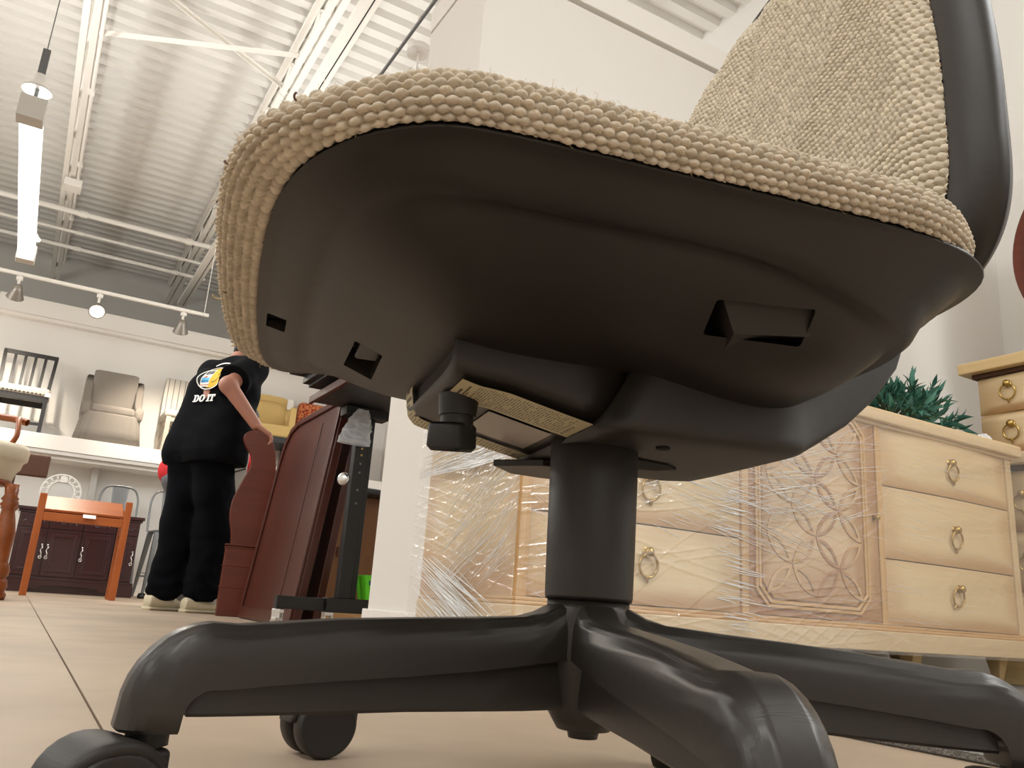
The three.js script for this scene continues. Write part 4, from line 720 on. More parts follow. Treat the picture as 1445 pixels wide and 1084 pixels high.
{
  const c = thing('floral_armchair', 'orange and red floral armchair with fringed skirt on the ledge behind the black rack', 'armchair', [3.14, LEDGE, -10.3]);
  mesh('backrest', boxUV(new RoundedBoxGeometry(0.7, 0.72, 0.16, 4, 0.06).translate(0, 0.62, -0.26), 3), 'floral', c);
  mesh('seat_cushion', boxUV(new RoundedBoxGeometry(0.72, 0.18, 0.6, 4, 0.05).translate(0, 0.36, 0.04), 3), 'floral', c);
  for (const s of [-1, 1]) mesh('arm', boxUV(new RoundedBoxGeometry(0.14, 0.36, 0.6, 4, 0.06).translate(s * 0.36, 0.42, 0.02), 3), 'floral', c);
  mesh('apron', boxUV(new RoundedBoxGeometry(0.86, 0.1, 0.66, 3, 0.02).translate(0, 0.24, 0.01), 3), 'floral', c);
  const fr = []; for (let i = 0; i < 60; i++) fr.push(rod([-0.42 + i * 0.0143, 0.03, 0.33], [-0.42 + i * 0.0143, 0.2, 0.33], 0.006, 0.005, 5)); for (let i = 0; i < 40; i++) fr.push(rod([-0.42, 0.03, -0.3 + i * 0.0155], [-0.42, 0.2, -0.3 + i * 0.0155], 0.006, 0.005, 5));
  mesh('fringe', fr, 'fringe', c).userData.kind = 'stuff';
}
/* dark cherry cabinet with plate on top, two metal chairs behind */
{
  const c = thing('sideboard', 'dark cherry sideboard with panelled doors and ornate pulls under the ledge', 'sideboard', [0.46, 0, -8.95]);
  const w = 0.52, D = 0.42; c.scale.y = 1.09;
  mesh('carcass', box(-w, 0.12, -D, w, 0.66, 0, 0.004), 'darkCherry', c);
  mesh('top', [box(-w - 0.03, 0.675, -D - 0.02, w + 0.03, 0.705, 0.035, 0.006), box(-w - 0.015, 0.655, -D, w + 0.015, 0.675, 0.018, 0.004)], 'darkCherry', c);
  const base = extrude(splineShape([[-w - 0.02, 0.12], [-w - 0.02, 0.0], [-w + 0.14, 0.0], [-w + 0.17, 0.045], [-w + 0.25, 0.03], [-w + 0.33, 0.06], [w - 0.33, 0.06], [w - 0.25, 0.03], [w - 0.17, 0.045], [w - 0.14, 0.0], [w + 0.02, 0.0], [w + 0.02, 0.12]]), 0.03, 0.003); base.translate(0, 0, 0); mesh('plinth', [base, box(-w - 0.02, 0, -D, w + 0.02, 0.1, -0.02, 0.003), box(-w - 0.025, 0.105, -D, w + 0.025, 0.125, 0.036, 0.004)], 'darkCherry', c);
  for (let i = 0; i < 4; i++) {
    const x0 = [-w + 0.012, -w + 0.262, -w + 0.552, -w + 0.842][i], x1 = [-w + 0.25, -w + 0.54, -w + 0.83, w - 0.012][i];
    const dr = mesh('drawer', box(x0, 0.535, 0.001, x1, 0.65, 0.02, 0.004), 'darkCherry', c);
    const sw = []; for (const s of [-1, 1]) sw.push(tube([[(x0 + x1) / 2, 0.60, 0.022], [(x0 + x1) / 2 + s * 0.03, 0.575, 0.024], [(x0 + x1) / 2 + s * 0.06, 0.60, 0.024], [(x0 + x1) / 2 + s * 0.085, 0.58, 0.022]], 0.005, 16, 6)); mesh('carving', sw, 'darkCherry', dr);
    const d = mesh('door', box(x0, 0.135, 0.001, x1, 0.528, 0.02, 0.004), 'darkCherry', c);
    const fr = shape([[x0 + 0.035, 0.175], [x1 - 0.035, 0.175], [x1 - 0.035, 0.49], [x0 + 0.035, 0.49]]); fr.holes.push(shape([[x0 + 0.055, 0.195], [x1 - 0.055, 0.195], [x1 - 0.055, 0.47], [x0 + 0.055, 0.47]])); const fg = extrude(fr, 0.012, 0.004); fg.translate(0, 0, 0.018); mesh('panel_moulding', boxUV(fg), 'darkCherry', d);
    const hx = i % 3 ? x0 + 0.018 : x1 - 0.018; mesh('pull', [tube([[hx, 0.39, 0.024], [hx + 0.006, 0.37, 0.03], [hx - 0.006, 0.35, 0.026], [hx + 0.005, 0.32, 0.03], [hx, 0.29, 0.024]], 0.006, 20, 6), new THREE.TorusGeometry(0.012, 0.004, 6, 16).translate(hx, 0.29, 0.03), new THREE.SphereGeometry(0.01, 10, 8).translate(hx, 0.395, 0.026)], 'chrome', d);
  }
}
{
  const p = thing('lattice_plate', 'round white openwork plate standing on the dark sideboard', 'plate', [0.24, 0.77, -9.2]);
  const R = 0.175, b = [];
  b.push(new THREE.TorusGeometry(R, 0.008, 8, 64).translate(0, R, 0), new THREE.TorusGeometry(R * 0.66, 0.007, 8, 56).translate(0, R, 0));
  mesh('rim', b, 'lattice', p);
  for (let i = 0; i < 18; i++) { const a = i / 18 * 6.283; mesh('loop', [new THREE.TorusGeometry(0.025, 0.005, 6, 18).translate(R * 0.86 * Math.cos(a), R + R * 0.86 * Math.sin(a), 0), tube([[R * 0.68 * Math.cos(a), R + R * 0.68 * Math.sin(a), 0], [R * 0.8 * Math.cos(a + 0.16), R + R * 0.8 * Math.sin(a + 0.16), 0.004], [R * 0.98 * Math.cos(a + 0.1), R + R * 0.98 * Math.sin(a + 0.1), 0]], 0.004, 8, 5)], 'lattice', p); }
  mesh('centre_disc', new THREE.CylinderGeometry(R * 0.655, R * 0.655, 0.006, 48).rotateX(Math.PI / 2).translate(0, R, -0.006), 'wallGrey', p);
  mesh('tag', box(-0.025, R + 0.10, 0.012, 0.035, R + 0.16, 0.014, 0), 'paper', p).userData.label = 'white price tag';
}
function metalChair(label, x, z, turn) {
  const c = thing('metal_stool', label, 'stool', [x, 0, z], turn, undefined);
  const s0 = 0.69, w = 0.19;
  mesh('seat', new RoundedBoxGeometry(0.36, 0.025, 0.36, 3, 0.012).translate(0, s0, 0), 'gunmetal', c);
  mesh('back_hoop', tube([[-w, s0, -0.16], [-w - 0.005, s0 + 0.2, -0.19], [-w + 0.005, s0 + 0.36, -0.21], [-w + 0.05, s0 + 0.44, -0.22], [0, s0 + 0.465, -0.225], [w - 0.05, s0 + 0.44, -0.22], [w - 0.005, s0 + 0.36, -0.21], [w + 0.005, s0 + 0.2, -0.19], [w, s0, -0.16]], 0.011, 60, 8), 'gunmetal', c);
  mesh('back_splat', loft([[s0 + 0.01, 0.06, -0.17], [s0 + 0.25, 0.075, -0.2], [s0 + 0.455, 0.085, -0.225]].map(([y, a, z]) => sup(a, 0.004, 4, 20).map(([p, q]) => [p, y, z + q]).reverse())), 'gunmetal', c);
  for (const [a, b] of [[-1, -1], [1, -1], [-1, 1], [1, 1]]) mesh('leg', loft([[s0 - 0.01, 0.03], [s0 - 0.3, 0.024], [0.0, 0.014]].map(([y, r]) => sup(r, r * 0.6, 5, 16).map(([p, q]) => [a * lerp(0.215, 0.155, y / s0) + p, y, b * lerp(0.215, 0.155, y / s0) + q]).reverse())), 'gunmetal', c);
  for (const a of [-1, 1]) { mesh('stretcher', bar([-0.195, 0.22, a * 0.195], [0.195, 0.22, a * 0.195], 0.02, 0.006), 'gunmetal', c); mesh('stretcher', bar([a * 0.195, 0.25, -0.195], [a * 0.195, 0.25, 0.195], 0.02, 0.006), 'gunmetal', c); }
}
metalChair('grey metal stool with hoop back standing behind the dark sideboard', 0.84, -9.75, 0.05);
metalChair('grey metal stool with hoop back half hidden behind the person in red', 1.36, -9.7, 0.1);
/* orange wooden stand in front of the sideboard */
{
  const c = thing('wooden_stand', 'plain orange wooden stand with slanted top in front of the dark sideboard', 'table', [0.385, 0, -7.3]);
  const w = 0.305;
  for (const s of [-1, 1]) { mesh('front_leg', upGrain(box(s * w - 0.025, 0, -0.02, s * w + 0.025, 0.765, 0.02, 0.006)), 'orangeWood', c); mesh('rear_leg', upGrain(box(s * w - 0.02, 0, -0.34, s * w + 0.02, 0.72, -0.3, 0.005)), 'orangeWood', c); mesh('side_rail', box(s * w - 0.012, 0.5, -0.3, s * w + 0.012, 0.6, -0.02, 0.004), 'orangeWood', c); }
  mesh('front_rail', box(-w + 0.025, 0.56, -0.012, w - 0.025, 0.625, 0.016, 0.004), 'orangeWood', c);
  const t = box(-w + 0.026, 0, -0.3, w - 0.026, 0.02, 0.0, 0.004); t.rotateX(0.42); t.translate(0, 0.63, 0.005); mesh('slanted_board', t, 'orangeWood', c);
  const g = box(0.02, 0.0, 0, 0.11, 0.002, 0.06, 0); g.rotateX(0.5); g.translate(-0.03, 0.632, 0.012); mesh('paper_tag', g, 'paper', c);
}
/* turned bar stool at the left edge */
{
  const c = thing('turned_bar_stool', 'turned oak bar stool with cream seat and bentwood arm cut off by the left edge', 'bar stool', [-0.27, 0, -5.85]);
  const legP = [[0, 0], [0.03, 0.0], [0.034, 0.02], [0.026, 0.04], [0.034, 0.07], [0.03, 0.11], [0.022, 0.12], [0.03, 0.13], [0.034, 0.16], [0.03, 0.2], [0.024, 0.21], [0.028, 0.3], [0.034, 0.38], [0.028, 0.45], [0.02, 0.52], [0.032, 0.545], [0.02, 0.56], [0.03, 0.575], [0.02, 0.6], [0.024, 0.66], [0, 0.66]];
  for (const [a, b] of [[-1, 1], [1, 1], [-1, -1], [1, -1]]) { const g = lathe(legP.map(([r, y]) => [r * 1.6, y]), 24); g.rotateZ(a * 0.06); g.rotateX(-b * 0.06); g.translate(a * 0.20, 0, b * 0.18); mesh('leg', g, 'oakTurned', c); }
  for (const y of [0.18, 0.3]) for (const s of [-1, 1]) { mesh('stretcher', lathe([[0, -0.15], [0.009, -0.15], [0.016, 0], [0.009, 0.15], [0, 0.15]], 12).rotateZ(Math.PI / 2).translate(0, y, s * 0.155), 'oakTurned', c); mesh('stretcher', lathe([[0, -0.15], [0.009, -0.15], [0.016, 0], [0.009, 0.15], [0, 0.15]], 12).rotateX(Math.PI / 2).translate(s * 0.155, y + 0.03, 0), 'oakTurned', c); }
  mesh('swivel_plate', lathe([[0, 0.655], [0.13, 0.655], [0.15, 0.67], [0.15, 0.685], [0, 0.685]], 32), 'oakTurned', c);
  mesh('seat_cushion', lathe([[0, 0.67], [0.12, 0.67], [0.15, 0.69], [0.165, 0.74], [0.182, 0.76], [0.192, 0.80], [0.212, 0.815], [0.215, 0.87], [0.20, 0.90], [0.15, 0.91], [0, 0.915]], 48), 'creamFabric', c);
  for (const s of [-1, 1]) mesh('bentwood_arm', tube([[s * 0.10, 0.88, 0.12], [s * 0.125, 0.95, 0.13], [s * 0.12, 1.03, 0.09], [s * 0.11, 1.07, 0.0], [s * 0.12, 1.09, -0.15]], 0.015, 30, 8), 'oakTurned', c);
  mesh('back_rail', tube([[-0.16, 1.08, -0.15], [-0.08, 1.1, -0.2], [0.08, 1.1, -0.2], [0.16, 1.08, -0.15]], 0.022, 24, 8), 'oakTurned', c);
  const d = thing('dark_wood_chair', 'dark brown chair back rail showing behind the turned bar stool', 'chair', [-0.14, 0, -6.75]);
  mesh('back_rail', new RoundedBoxGeometry(0.36, 0.16, 0.03, 3, 0.014).translate(0.03, 0.90, 0.02), 'brownPad', d);
  for (const s of [-1, 1]) { mesh('back_post', bar([s * 0.07 - 0.07, 0, 0], [s * 0.07 - 0.07, 0.9, 0], 0.035), 'brownPad', d); mesh('front_leg', bar([s * 0.07 - 0.07, 0, 0.34], [s * 0.07 - 0.07, 0.43, 0.34], 0.035), 'brownPad', d); }
  mesh('seat', new RoundedBoxGeometry(0.2, 0.04, 0.4, 3, 0.012).translate(-0.07, 0.45, 0.16), 'brownPad', d);
}
/* =====================================================================
   MAHOGANY PIECES, RACK AND CLUTTER BY THE WALL END
   ===================================================================== */
{
  const s = thing('sleigh_bed_post', 'reddish curved sleigh bed end standing upright, held by the man in black', 'bed part', [1.04, 0, -4.95], -0.12);
  const curve = [[0.0, 0.385], [-0.01, 0.47], [-0.03, 0.55], [-0.03, 0.64], [0.0, 0.74], [0.04, 0.85], [0.035, 0.92], [-0.005, 0.98], [-0.02, 1.03], [0.01, 1.06], [0.07, 1.07], [0.13, 1.03], [0.165, 0.94], [0.185, 0.8], [0.19, 0.65], [0.18, 0.5], [0.175, 0.385]];
  const g = extrude(splineShape(curve), 0.045, 0.005, 24); g.translate(0.0, 0, -0.045); mesh('scrolled_post', boxUV(g), 'redwood', s);
  mesh('foot_block', [box(-0.03, 0, -0.06, 0.17, 0.385, 0.012, 0.004)], 'redwood', s);
  for (const y of [0.155, 0.275, 0.375, 0.39]) mesh('reeding', box(-0.034, y, -0.064, 0.174, y + 0.01, 0.016, 0.004), 'redwood', s);
}
{
  const o = thing('grey_board', 'pale grey board with a dark groove standing behind the reddish bed post', 'board', [1.02, 0, -5.72]);
  mesh('board', box(0.0, 0, 0, 0.2, 1.06, 0.03, 0.004), 'wallGrey', o); mesh('groove', bar([0.02, 0.86, 0.031], [0.19, 0.94, 0.031], 0.008, 0.002, 0), 'void', o);
}
function panel(label, x, lean, pts, inset, mat) {
  const o = thing('bed_panel', label, 'headboard', [x, 0.0, 0]);
  const g = extrude(shape(pts), 0.04, 0.005); g.rotateY(-Math.PI / 2); // shape x -> world z
  g.translate(0.02, 0, 0); boxUV(g); upGrain(g);
  const rot = [0, 0, -lean]; mesh('board', g, mat, o, [0, 0.002, 0], rot);
  if (inset) {
    const cx = pts.reduce((a, p) => a + p[0], 0) / pts.length, cy = pts.reduce((a, p) => a + p[1], 0) / pts.length; const big = pts.map(([a, b]) => [lerp(cx, a, 0.99), lerp(cy, b, 0.99)]), small = pts.map(([a, b]) => [lerp(cx, a, 0.915), lerp(cy, b, 0.92)]);
    const s = shape(big); s.holes.push(shape(small)); const r = extrude(s, 0.014, 0.004); r.rotateY(-Math.PI / 2); r.translate(-0.018, 0, 0); mesh('frame_moulding', upGrain(boxUV(r)), mat, o, [0, 0.002, 0], rot);
    const st = bar([-0.0205, 0.05, -4.1], [-0.0205, 1.0, -4.06], 0.006, 0.05); mesh('stile', st, mat, o, [0, 0.002, 0], rot);
  }
  return o;
}
panel('large mahogany headboard with rounded corner leaning between the man and the black rack', 1.125, 0.10, [[-4.80, 0], [-3.80, 0], [-3.76, 1.09], [-4.50, 1.08], [-4.63, 1.05], [-4.70, 0.98], [-4.73, 0.88]], true, 'mahogany');
panel('second mahogany bed panel leaning right behind the large headboard', 1.235, 0.09, [[-4.75, 0], [-3.86, 0], [-3.84, 1.03], [-4.66, 1.02]], false, 'mahogany');
{
  const o = thing('rolling_rack', 'black metal rolling rack with silver casters beside the white wall end', 'rack', [1.2, 0, -3.6]);
  mesh('base_bar', box(-0.23, 0.085, -0.03, -0.02, 0.139, 0.02, 0.003), 'black', o); mesh('base_bar', box(-0.02, 0.082, -0.03, 0.44, 0.143, 0.045, 0.003), 'black', o);
  const post = mesh('post', box(0.03, 0.143, -0.025, 0.088, 1.0, 0.025, 0.003), 'black', o); mesh('post', box(0.096, 0.143, -0.025, 0.122, 0.955, 0.0, 0.003), 'black', o);
  for (const y of [0.56, 0.62, 0.70, 0.74, 0.78, 0.81]) mesh('bolt', new THREE.CylinderGeometry(0.005, 0.005, 0.006, 12).rotateX(Math.PI / 2).translate(0.062, y, 0.027), y > 0.76 ? 'brass' : 'gunmetal', post);
  mesh('bracket', box(-0.04, 0.955, -0.04, 0.17, 0.998, 0.05, 0.004), 'black', o);
  const k = lathe([[0, 0.02], [0.026, 0.02], [0.04, 0.008], [0.04, -0.008], [0.028, -0.015], [0, -0.015]], 28); k.rotateX(Math.PI / 2); k.rotateY(-0.9); k.scale(0.75, 0.75, 0.75); k.translate(0.0, 0.665, 0.0); mesh('clamp_disc', k, 'chrome', o);
  for (const [x, z] of [[-0.215, 0], [0.0, 0.005], [0.4, 0.005]]) { const c = new THREE.Group(); c.name = 'caster'; c.position.set(x, 0, z); c.rotation.y = x < -0.1 ? 0.9 : 0.1; o.add(c); mesh('wheel', new THREE.CylinderGeometry(0.026, 0.026, 0.02, 24).rotateZ(Math.PI / 2).translate(0, 0.026, 0), 'wallGrey', c); mesh('fork', [box(-0.02, 0.02, -0.018, -0.014, 0.072, 0.018, 0.002), box(0.014, 0.02, -0.018, 0.02, 0.072, 0.018, 0.002), box(-0.02, 0.066, -0.02, 0.02, 0.084, 0.02, 0.003)], 'chrome', c); mesh('brake', box(-0.04, 0.035, -0.008, -0.02, 0.05, 0.01, 0.003), 'chrome', c); }
}
{
  const o = thing('dark_shelf_unit', 'dark stepped cabinet top with an open shelf lying high on the black rack', 'shelf', [1.2, 1.008, -3.6]);
  mesh('shelf_board', box(-0.16, 0.0, -0.08, 0.26, 0.022, 0.6, 0.004), 'charcoalWood', o);
  mesh('shelf_lip', box(-0.178, -0.006, -0.10, -0.16, 0.03, 0.6, 0.004), 'mahogany', o);
  mesh('stepped_crown', [box(-0.20, 0.06, -0.06, 0.26, 0.115, 0.5, 0.003), box(-0.225, 0.075, -0.07, 0.27, 0.115, 0.5, 0.003), box(-0.285, 0.115, -0.10, 0.28, 0.13, 0.5, 0.003)], 'black', o);
  mesh('support', box(0.02, 0.02, 0.0, 0.10, 0.065, 0.3, 0.003), 'black', o);
}
{
  const o = thing('plastic_bag', 'crumpled clear plastic bag hanging from the black rack post', 'plastic bag', [1.225, 0.815, -3.525]);
  mesh('bag', grid(40, 40, (x, y) => { const a = x * 2 * Math.PI; const w = lerp(0.075, 0.03, y ** 1.5), d = lerp(0.025, 0.008, y); const n = 0.014 * (vnoise(x * 9, y * 7, 0, 3) - 0.5) + 0.008 * (vnoise(x * 22, y * 18, 0, 9) - 0.5); return [-0.025 + (w + n) * Math.cos(a) + 0.03 * y, 0.165 * y, (d + n) * Math.sin(a)]; }), 'bagPlastic', o);
}
{
  const o = thing('round_table', 'brown wooden cabinet table with dark curved edge standing behind the black rack', 'table', [1.92, 0, -5.5]);
  mesh('top', lathe([[0, 0.80], [0.40, 0.80], [0.415, 0.81], [0.415, 0.838], [0.40, 0.845], [0, 0.845]], 56), 'charcoalWood', o);
  mesh('body', [upGrain(box(-0.33, 0.05, -0.28, 0.33, 0.80, 0.26, 0.006))], 'tanWood', o);
  mesh('drawer_handle', box(-0.16, 0.40, 0.26, -0.08, 0.46, 0.275, 0.004), 'brownPad', o);
  for (const y of [0.30, 0.42]) mesh('shelf_edge', box(-0.345, y, -0.25, -0.33, y + 0.012, 0.2, 0.002), 'blond', o);
  mesh('foot', box(-0.35, 0, -0.3, 0.35, 0.05, 0.28, 0.004), 'blondWarm', o);
}
{
  const o = thing('green_bin', 'lime green slotted plastic bin on the black rack base', 'bin', [1.402, 0.145, -3.60]); o.scale.setScalar(0.75);
  const wall = (s) => s; const top = sup(0.09, 0.07, 8, 40), bot = sup(0.065, 0.052, 8, 40);
  const sh = extrude((() => { const s = shape([[-0.065, 0], [0.065, 0], [0.09, 0.14], [-0.09, 0.14]]); s.holes.push(shape([[-0.06, 0.08], [0.06, 0.08], [0.066, 0.11], [-0.066, 0.11]])); return s; })(), 0.006, 0.001);
  mesh('front_side', sh, 'green', o, [0, 0, 0.06], [0.1, 0, 0]); mesh('back_side', sh, 'green', o, [0, 0, -0.075], [-0.1, 0, 0]);
  for (const s of [-1, 1]) mesh('end_side', extrude(shape([[-0.055, 0], [0.055, 0], [0.07, 0.14], [-0.07, 0.14]]), 0.006, 0.001).rotateY(Math.PI / 2), 'green', o, [s * 0.065 - 0.003, 0, 0], [0, 0, -s * 0.18]);
  mesh('bottom', box(-0.064, 0, -0.06, 0.064, 0.006, 0.06, 0.001), 'green', o);
  const b = thing('blue_ball', 'blue ball resting in the lime green bin', 'ball', [1.402, 0.205, -3.60]); mesh('ball', new THREE.SphereGeometry(0.046, 32, 20), 'blueBall', b);
}

/* =====================================================================
   PEOPLE
   ===================================================================== */
const vadd = (a, b, k = 1) => [a[0] + b[0] * k, a[1] + b[1] * k, a[2] + b[2] * k];
function hand(wrist, dir, side, down, spread = 1, curl = 0.7) {
  // dir: along the hand, side: towards the thumb, down: palm normal; bones for palm, four fingers, thumb
  const D = V3(...dir).normalize(), S = V3(...side).normalize(), N = V3(...down).normalize(), P = (a, b, c) => V3(...wrist).addScaledVector(D, a).addScaledVector(S, b).addScaledVector(N, c).toArray();
  const B = []; for (const k of [-0.028, -0.009, 0.010, 0.028]) B.push([P(0.0, k * 0.7, 0), P(0.085, k, 0), 0.017, 0.0135]);
  const len = [0.062, 0.078, 0.083, 0.074];
  [-0.030, -0.0105, 0.0095, 0.029].forEach((k, i) => { let p = [0.085, k, 0], a = 0.15; const seg = [0.44, 0.31, 0.25]; for (let j = 0; j < 3; j++) { a += curl * [0.45, 0.75, 0.55][j]; const l = len[i] * seg[j] * 1.05; const q = [p[0] + Math.cos(a) * l, p[1] + k * 0.12 * spread * (j ? 0.5 : 1), p[2] + Math.sin(a) * l]; B.push([P(...p), P(...q), 0.0098 - 0.0009 * j, 0.009 - 0.0009 * j]); p = q; } });
  B.push([P(0.02, 0.026, 0.004), P(0.05, 0.052, 0.018), 0.0135, 0.0115], [P(0.05, 0.052, 0.018), P(0.075, 0.058, 0.04), 0.0115, 0.0095], [P(0.075, 0.058, 0.04), P(0.092, 0.052, 0.06), 0.0095, 0.0082]);
  const f = field(B, 0.008), c = P(0.08, 0, 0.02); return sdf(f, [c[0] - 0.12, c[1] - 0.12, c[2] - 0.12], [c[0] + 0.12, c[1] + 0.12, c[2] + 0.12], 0.0032);
}
function headGeo(c, fwd, up) {
  const Fw = V3(...fwd).normalize(), U = V3(...up).normalize(), R = Fw.clone().cross(U).normalize(); U.copy(R.clone().cross(Fw)); const P = (r, u, f) => V3(...c).addScaledVector(R, r).addScaledVector(U, u).addScaledVector(Fw, f).toArray();
  const B = [[P(0, 0.035, -0.02), P(0, 0.045, 0.015), 0.088, 0.082], [P(0, -0.01, 0.02), P(0, -0.075, 0.062), 0.066, 0.036], [P(-0.05, -0.05, 0.02), P(0, -0.095, 0.07), 0.03, 0.024], [P(0.05, -0.05, 0.02), P(0, -0.095, 0.07), 0.03, 0.024], [P(0, 0.02, 0.098), P(0, -0.022, 0.117), 0.009, 0.0135], [P(-0.035, 0.03, 0.088), P(0.035, 0.03, 0.088), 0.012, 0.012], [P(-0.02, -0.055, 0.093), P(0.02, -0.055, 0.093), 0.008, 0.008]];
  for (const s of [-1, 1]) B.push([P(s * 0.082, 0.02, -0.005), P(s * 0.086, -0.02, 0.002), 0.014, 0.010]);
  return [sdf(field(B, 0.02), [c[0] - 0.16, c[1] - 0.16, c[2] - 0.16], [c[0] + 0.16, c[1] + 0.16, c[2] + 0.16], 0.0045), P];
}
function hairCap(P, len) { const B = [[P(0, 0.05, -0.035), P(0, 0.06, 0.0), 0.089, 0.083], [P(0, 0.0, -0.07), P(0, -0.05, -0.06), 0.05, 0.035]]; if (len) for (const s of [-1, 1]) B.push([P(s * 0.07, 0.02, -0.03), P(s * 0.065, -0.04, -0.03), 0.025, 0.015]); const c = P(0, 0.03, -0.03); return sdf(field(B, 0.02), [c[0] - 0.17, c[1] - 0.17, c[2] - 0.17], [c[0] + 0.17, c[1] + 0.17, c[2] + 0.17], 0.007); }
function shoe(parent, p, ang, m) {
  const L = [[-0.09, 0.036, 0.075], [-0.08, 0.04, 0.085], [-0.03, 0.041, 0.09], [0.03, 0.043, 0.075], [0.09, 0.047, 0.058], [0.14, 0.046, 0.05], [0.175, 0.036, 0.042], [0.19, 0.018, 0.036]];
  const up = loft(L.map(([x, w, h]) => { const o = []; for (let i = 0; i < 24; i++) { const t = i / 24 * 2 * Math.PI; o.push([x, 0.012 + Math.max(0, (Math.sin(t) * 0.5 + 0.5)) ** 0.8 * (h - 0.012), w * Math.sign(Math.cos(t)) * Math.abs(Math.cos(t)) ** 0.7]); } return o; }));
  const so = loft(L.map(([x, w]) => sup(1, w + 0.004, 2, 4) && [[x * 1.02, 0, -w - 0.003], [x * 1.02, 0.02, -w - 0.004], [x * 1.02, 0.02, w + 0.004], [x * 1.02, 0, w + 0.003]]));
  const o = new THREE.Group(); o.name = 'shoe'; o.position.set(...p); o.rotation.y = ang; parent.add(o); mesh('upper', up, m, o); mesh('outsole', so, 'shoeCream', o); return o;
}
const wrinkle = (f, a, s) => (x, y, z) => f(x, y, z) + a * (vnoise(x * s + z * s * 0.6, y * s * 0.8 + z * s * 0.5, 0, 17) - 0.5) + a * 0.5 * (vnoise(x * s * 2.4 - z * s, y * s * 2.1, 0, 19) - 0.5);
{
  const o = thing('person', 'man in black printed t-shirt and black trousers bending to steady a reddish wooden bed post', 'person', [0.875, 0, -5.32]);
  // local frame equals world axes; f is where he faces, r his right hand side (towards the viewer)
  const f = [0.82, 0, -0.57], r = [0.57, 0, 0.82], at = (fr, ri, y) => [f[0] * fr + r[0] * ri, y, f[2] * fr + r[2] * ri];
  const hipR = at(0, 0.10, 0.90), hipL = at(0, -0.10, 0.90), kneeR = at(0.06, 0.105, 0.49), kneeL = at(0.0, -0.105, 0.49), ankR = at(0.05, 0.10, 0.09), ankL = at(-0.04, -0.10, 0.09);
  const chest = at(0.05, 0, 1.35), shR = at(0.10, 0.185, 1.515), shL = at(0.12, -0.185, 1.50), neck = at(0.14, 0, 1.57), hd = at(0.22, 0.0, 1.70);
  const elR = at(-0.15, 0.245, 1.335), wrR = at(-0.03, 0.40, 1.108), elL = at(0.2, -0.28, 1.28), wrL = at(0.30, -0.10, 1.10);
  const skinB = [[at(0, 0, 0.95), chest, 0.12, 0.13], [chest, neck, 0.12, 0.06], [neck, hd, 0.058, 0.06], [shR, elR, 0.056, 0.046], [elR, wrR, 0.05, 0.033], [shL, elL, 0.056, 0.045], [elL, wrL, 0.044, 0.029], [hipR, kneeR, 0.085, 0.055], [kneeR, ankR, 0.055, 0.04], [hipL, kneeL, 0.085, 0.055], [kneeL, ankL, 0.055, 0.04], [shR, chest, 0.06, 0.1], [shL, chest, 0.06, 0.1]];
  const bg = sdf(field(skinB, 0.03), [-0.45, 0, -0.5], [0.55, 1.85, 0.5], 0.013);
  const [hg, P] = headGeo(hd, at(0.9, 0.0, -0.35), [0.25, 1, -0.12]);
  const hr = hand(wrR, [0.86, -0.48, 0.12], [-0.1, 0.25, -1], [-0.45, -0.85, -0.1], 1, 0.85);
  const hl = hand(wrL, at(0.8, 0.1, -0.5), at(0.3, 0.9, 0), at(-0.5, 0, -0.8), 1, 0.8);
  mesh('body', [bg, hg, hr, hl], 'skin', o); mesh('hair', hairCap(P, true), 'hair', o);
  // shirt: boxy, hem below the hips, wide short sleeves
  const shB = []; for (const k of [-0.10, -0.03, 0.04, 0.11]) shB.push([at(0.0, k * 1.35, 0.93), at(0.06, k * 1.12, 1.36), 0.155, 0.128], [at(0.06, k * 1.12, 1.36), at(0.10, k * 1.0, 1.49), 0.128, 0.085]);
  shB.push([shR, at(0.12, 0, 1.53), 0.082, 0.075], [shL, at(0.12, 0, 1.53), 0.082, 0.075], [at(0.09, 0.19, 1.51), at(-0.07, 0.215, 1.39), 0.088, 0.094], [shL, at(0.17, -0.25, 1.36), 0.088, 0.09]);
  const core = field(shB, 0.04), wr = wrinkle(core, 0.024, 7);
  const slv = V3(...elR).sub(V3(...at(0.09, 0.19, 1.51))).normalize(), sp = V3(...at(-0.085, 0.22, 1.385));
  const shirtF = (x, y, z) => { let d = wr(x, y, z); const hem = 0.872 + 0.02 * Math.sin(x * 9 + z * 6) * 0.4; d = Math.max(d, hem - y); const q = (x - sp.x) * slv.x + (y - sp.y) * slv.y + (z - sp.z) * slv.z, lat = Math.hypot(x - sp.x - slv.x * q, y - sp.y - slv.y * q, z - sp.z - slv.z * q); if (lat < 0.13 && q > -0.1) d = Math.max(d, q - 0.0); d = Math.max(d, -(Math.hypot(x - neck[0] - 0.03, y - neck[1] - 0.055, z - neck[2]) - 0.075)); return d; };
  const shirt = mesh('t_shirt', sdf(shirtF, [-0.45, 0.84, -0.5], [0.55, 1.66, 0.5], 0.011), 'shirtBlack', o);
  // print on the back: emblem and lettering that follow the cloth
  const decal = (name, r0, r1, y0, y1, tex2, label, lift) => {
    const g = grid(48, 48, (x, y) => { const ri = lerp(r0, r1, x), yy = lerp(y0, y1, y); let lo = -0.5; for (let k = 0; k < 400; k++) { const p = at(lo, ri, yy); if (core(...p) < 0.006 || wr(...p) < 0.005) break; lo += 0.0015; } const p = at(lo - lift, ri, yy); return p; });
    const m = mesh(name, g, new THREE.MeshStandardMaterial({ map: tex2, roughness: 0.85, transparent: true, alphaTest: 0.5, side: THREE.DoubleSide }), shirt); m.userData.label = label; return m;
  };
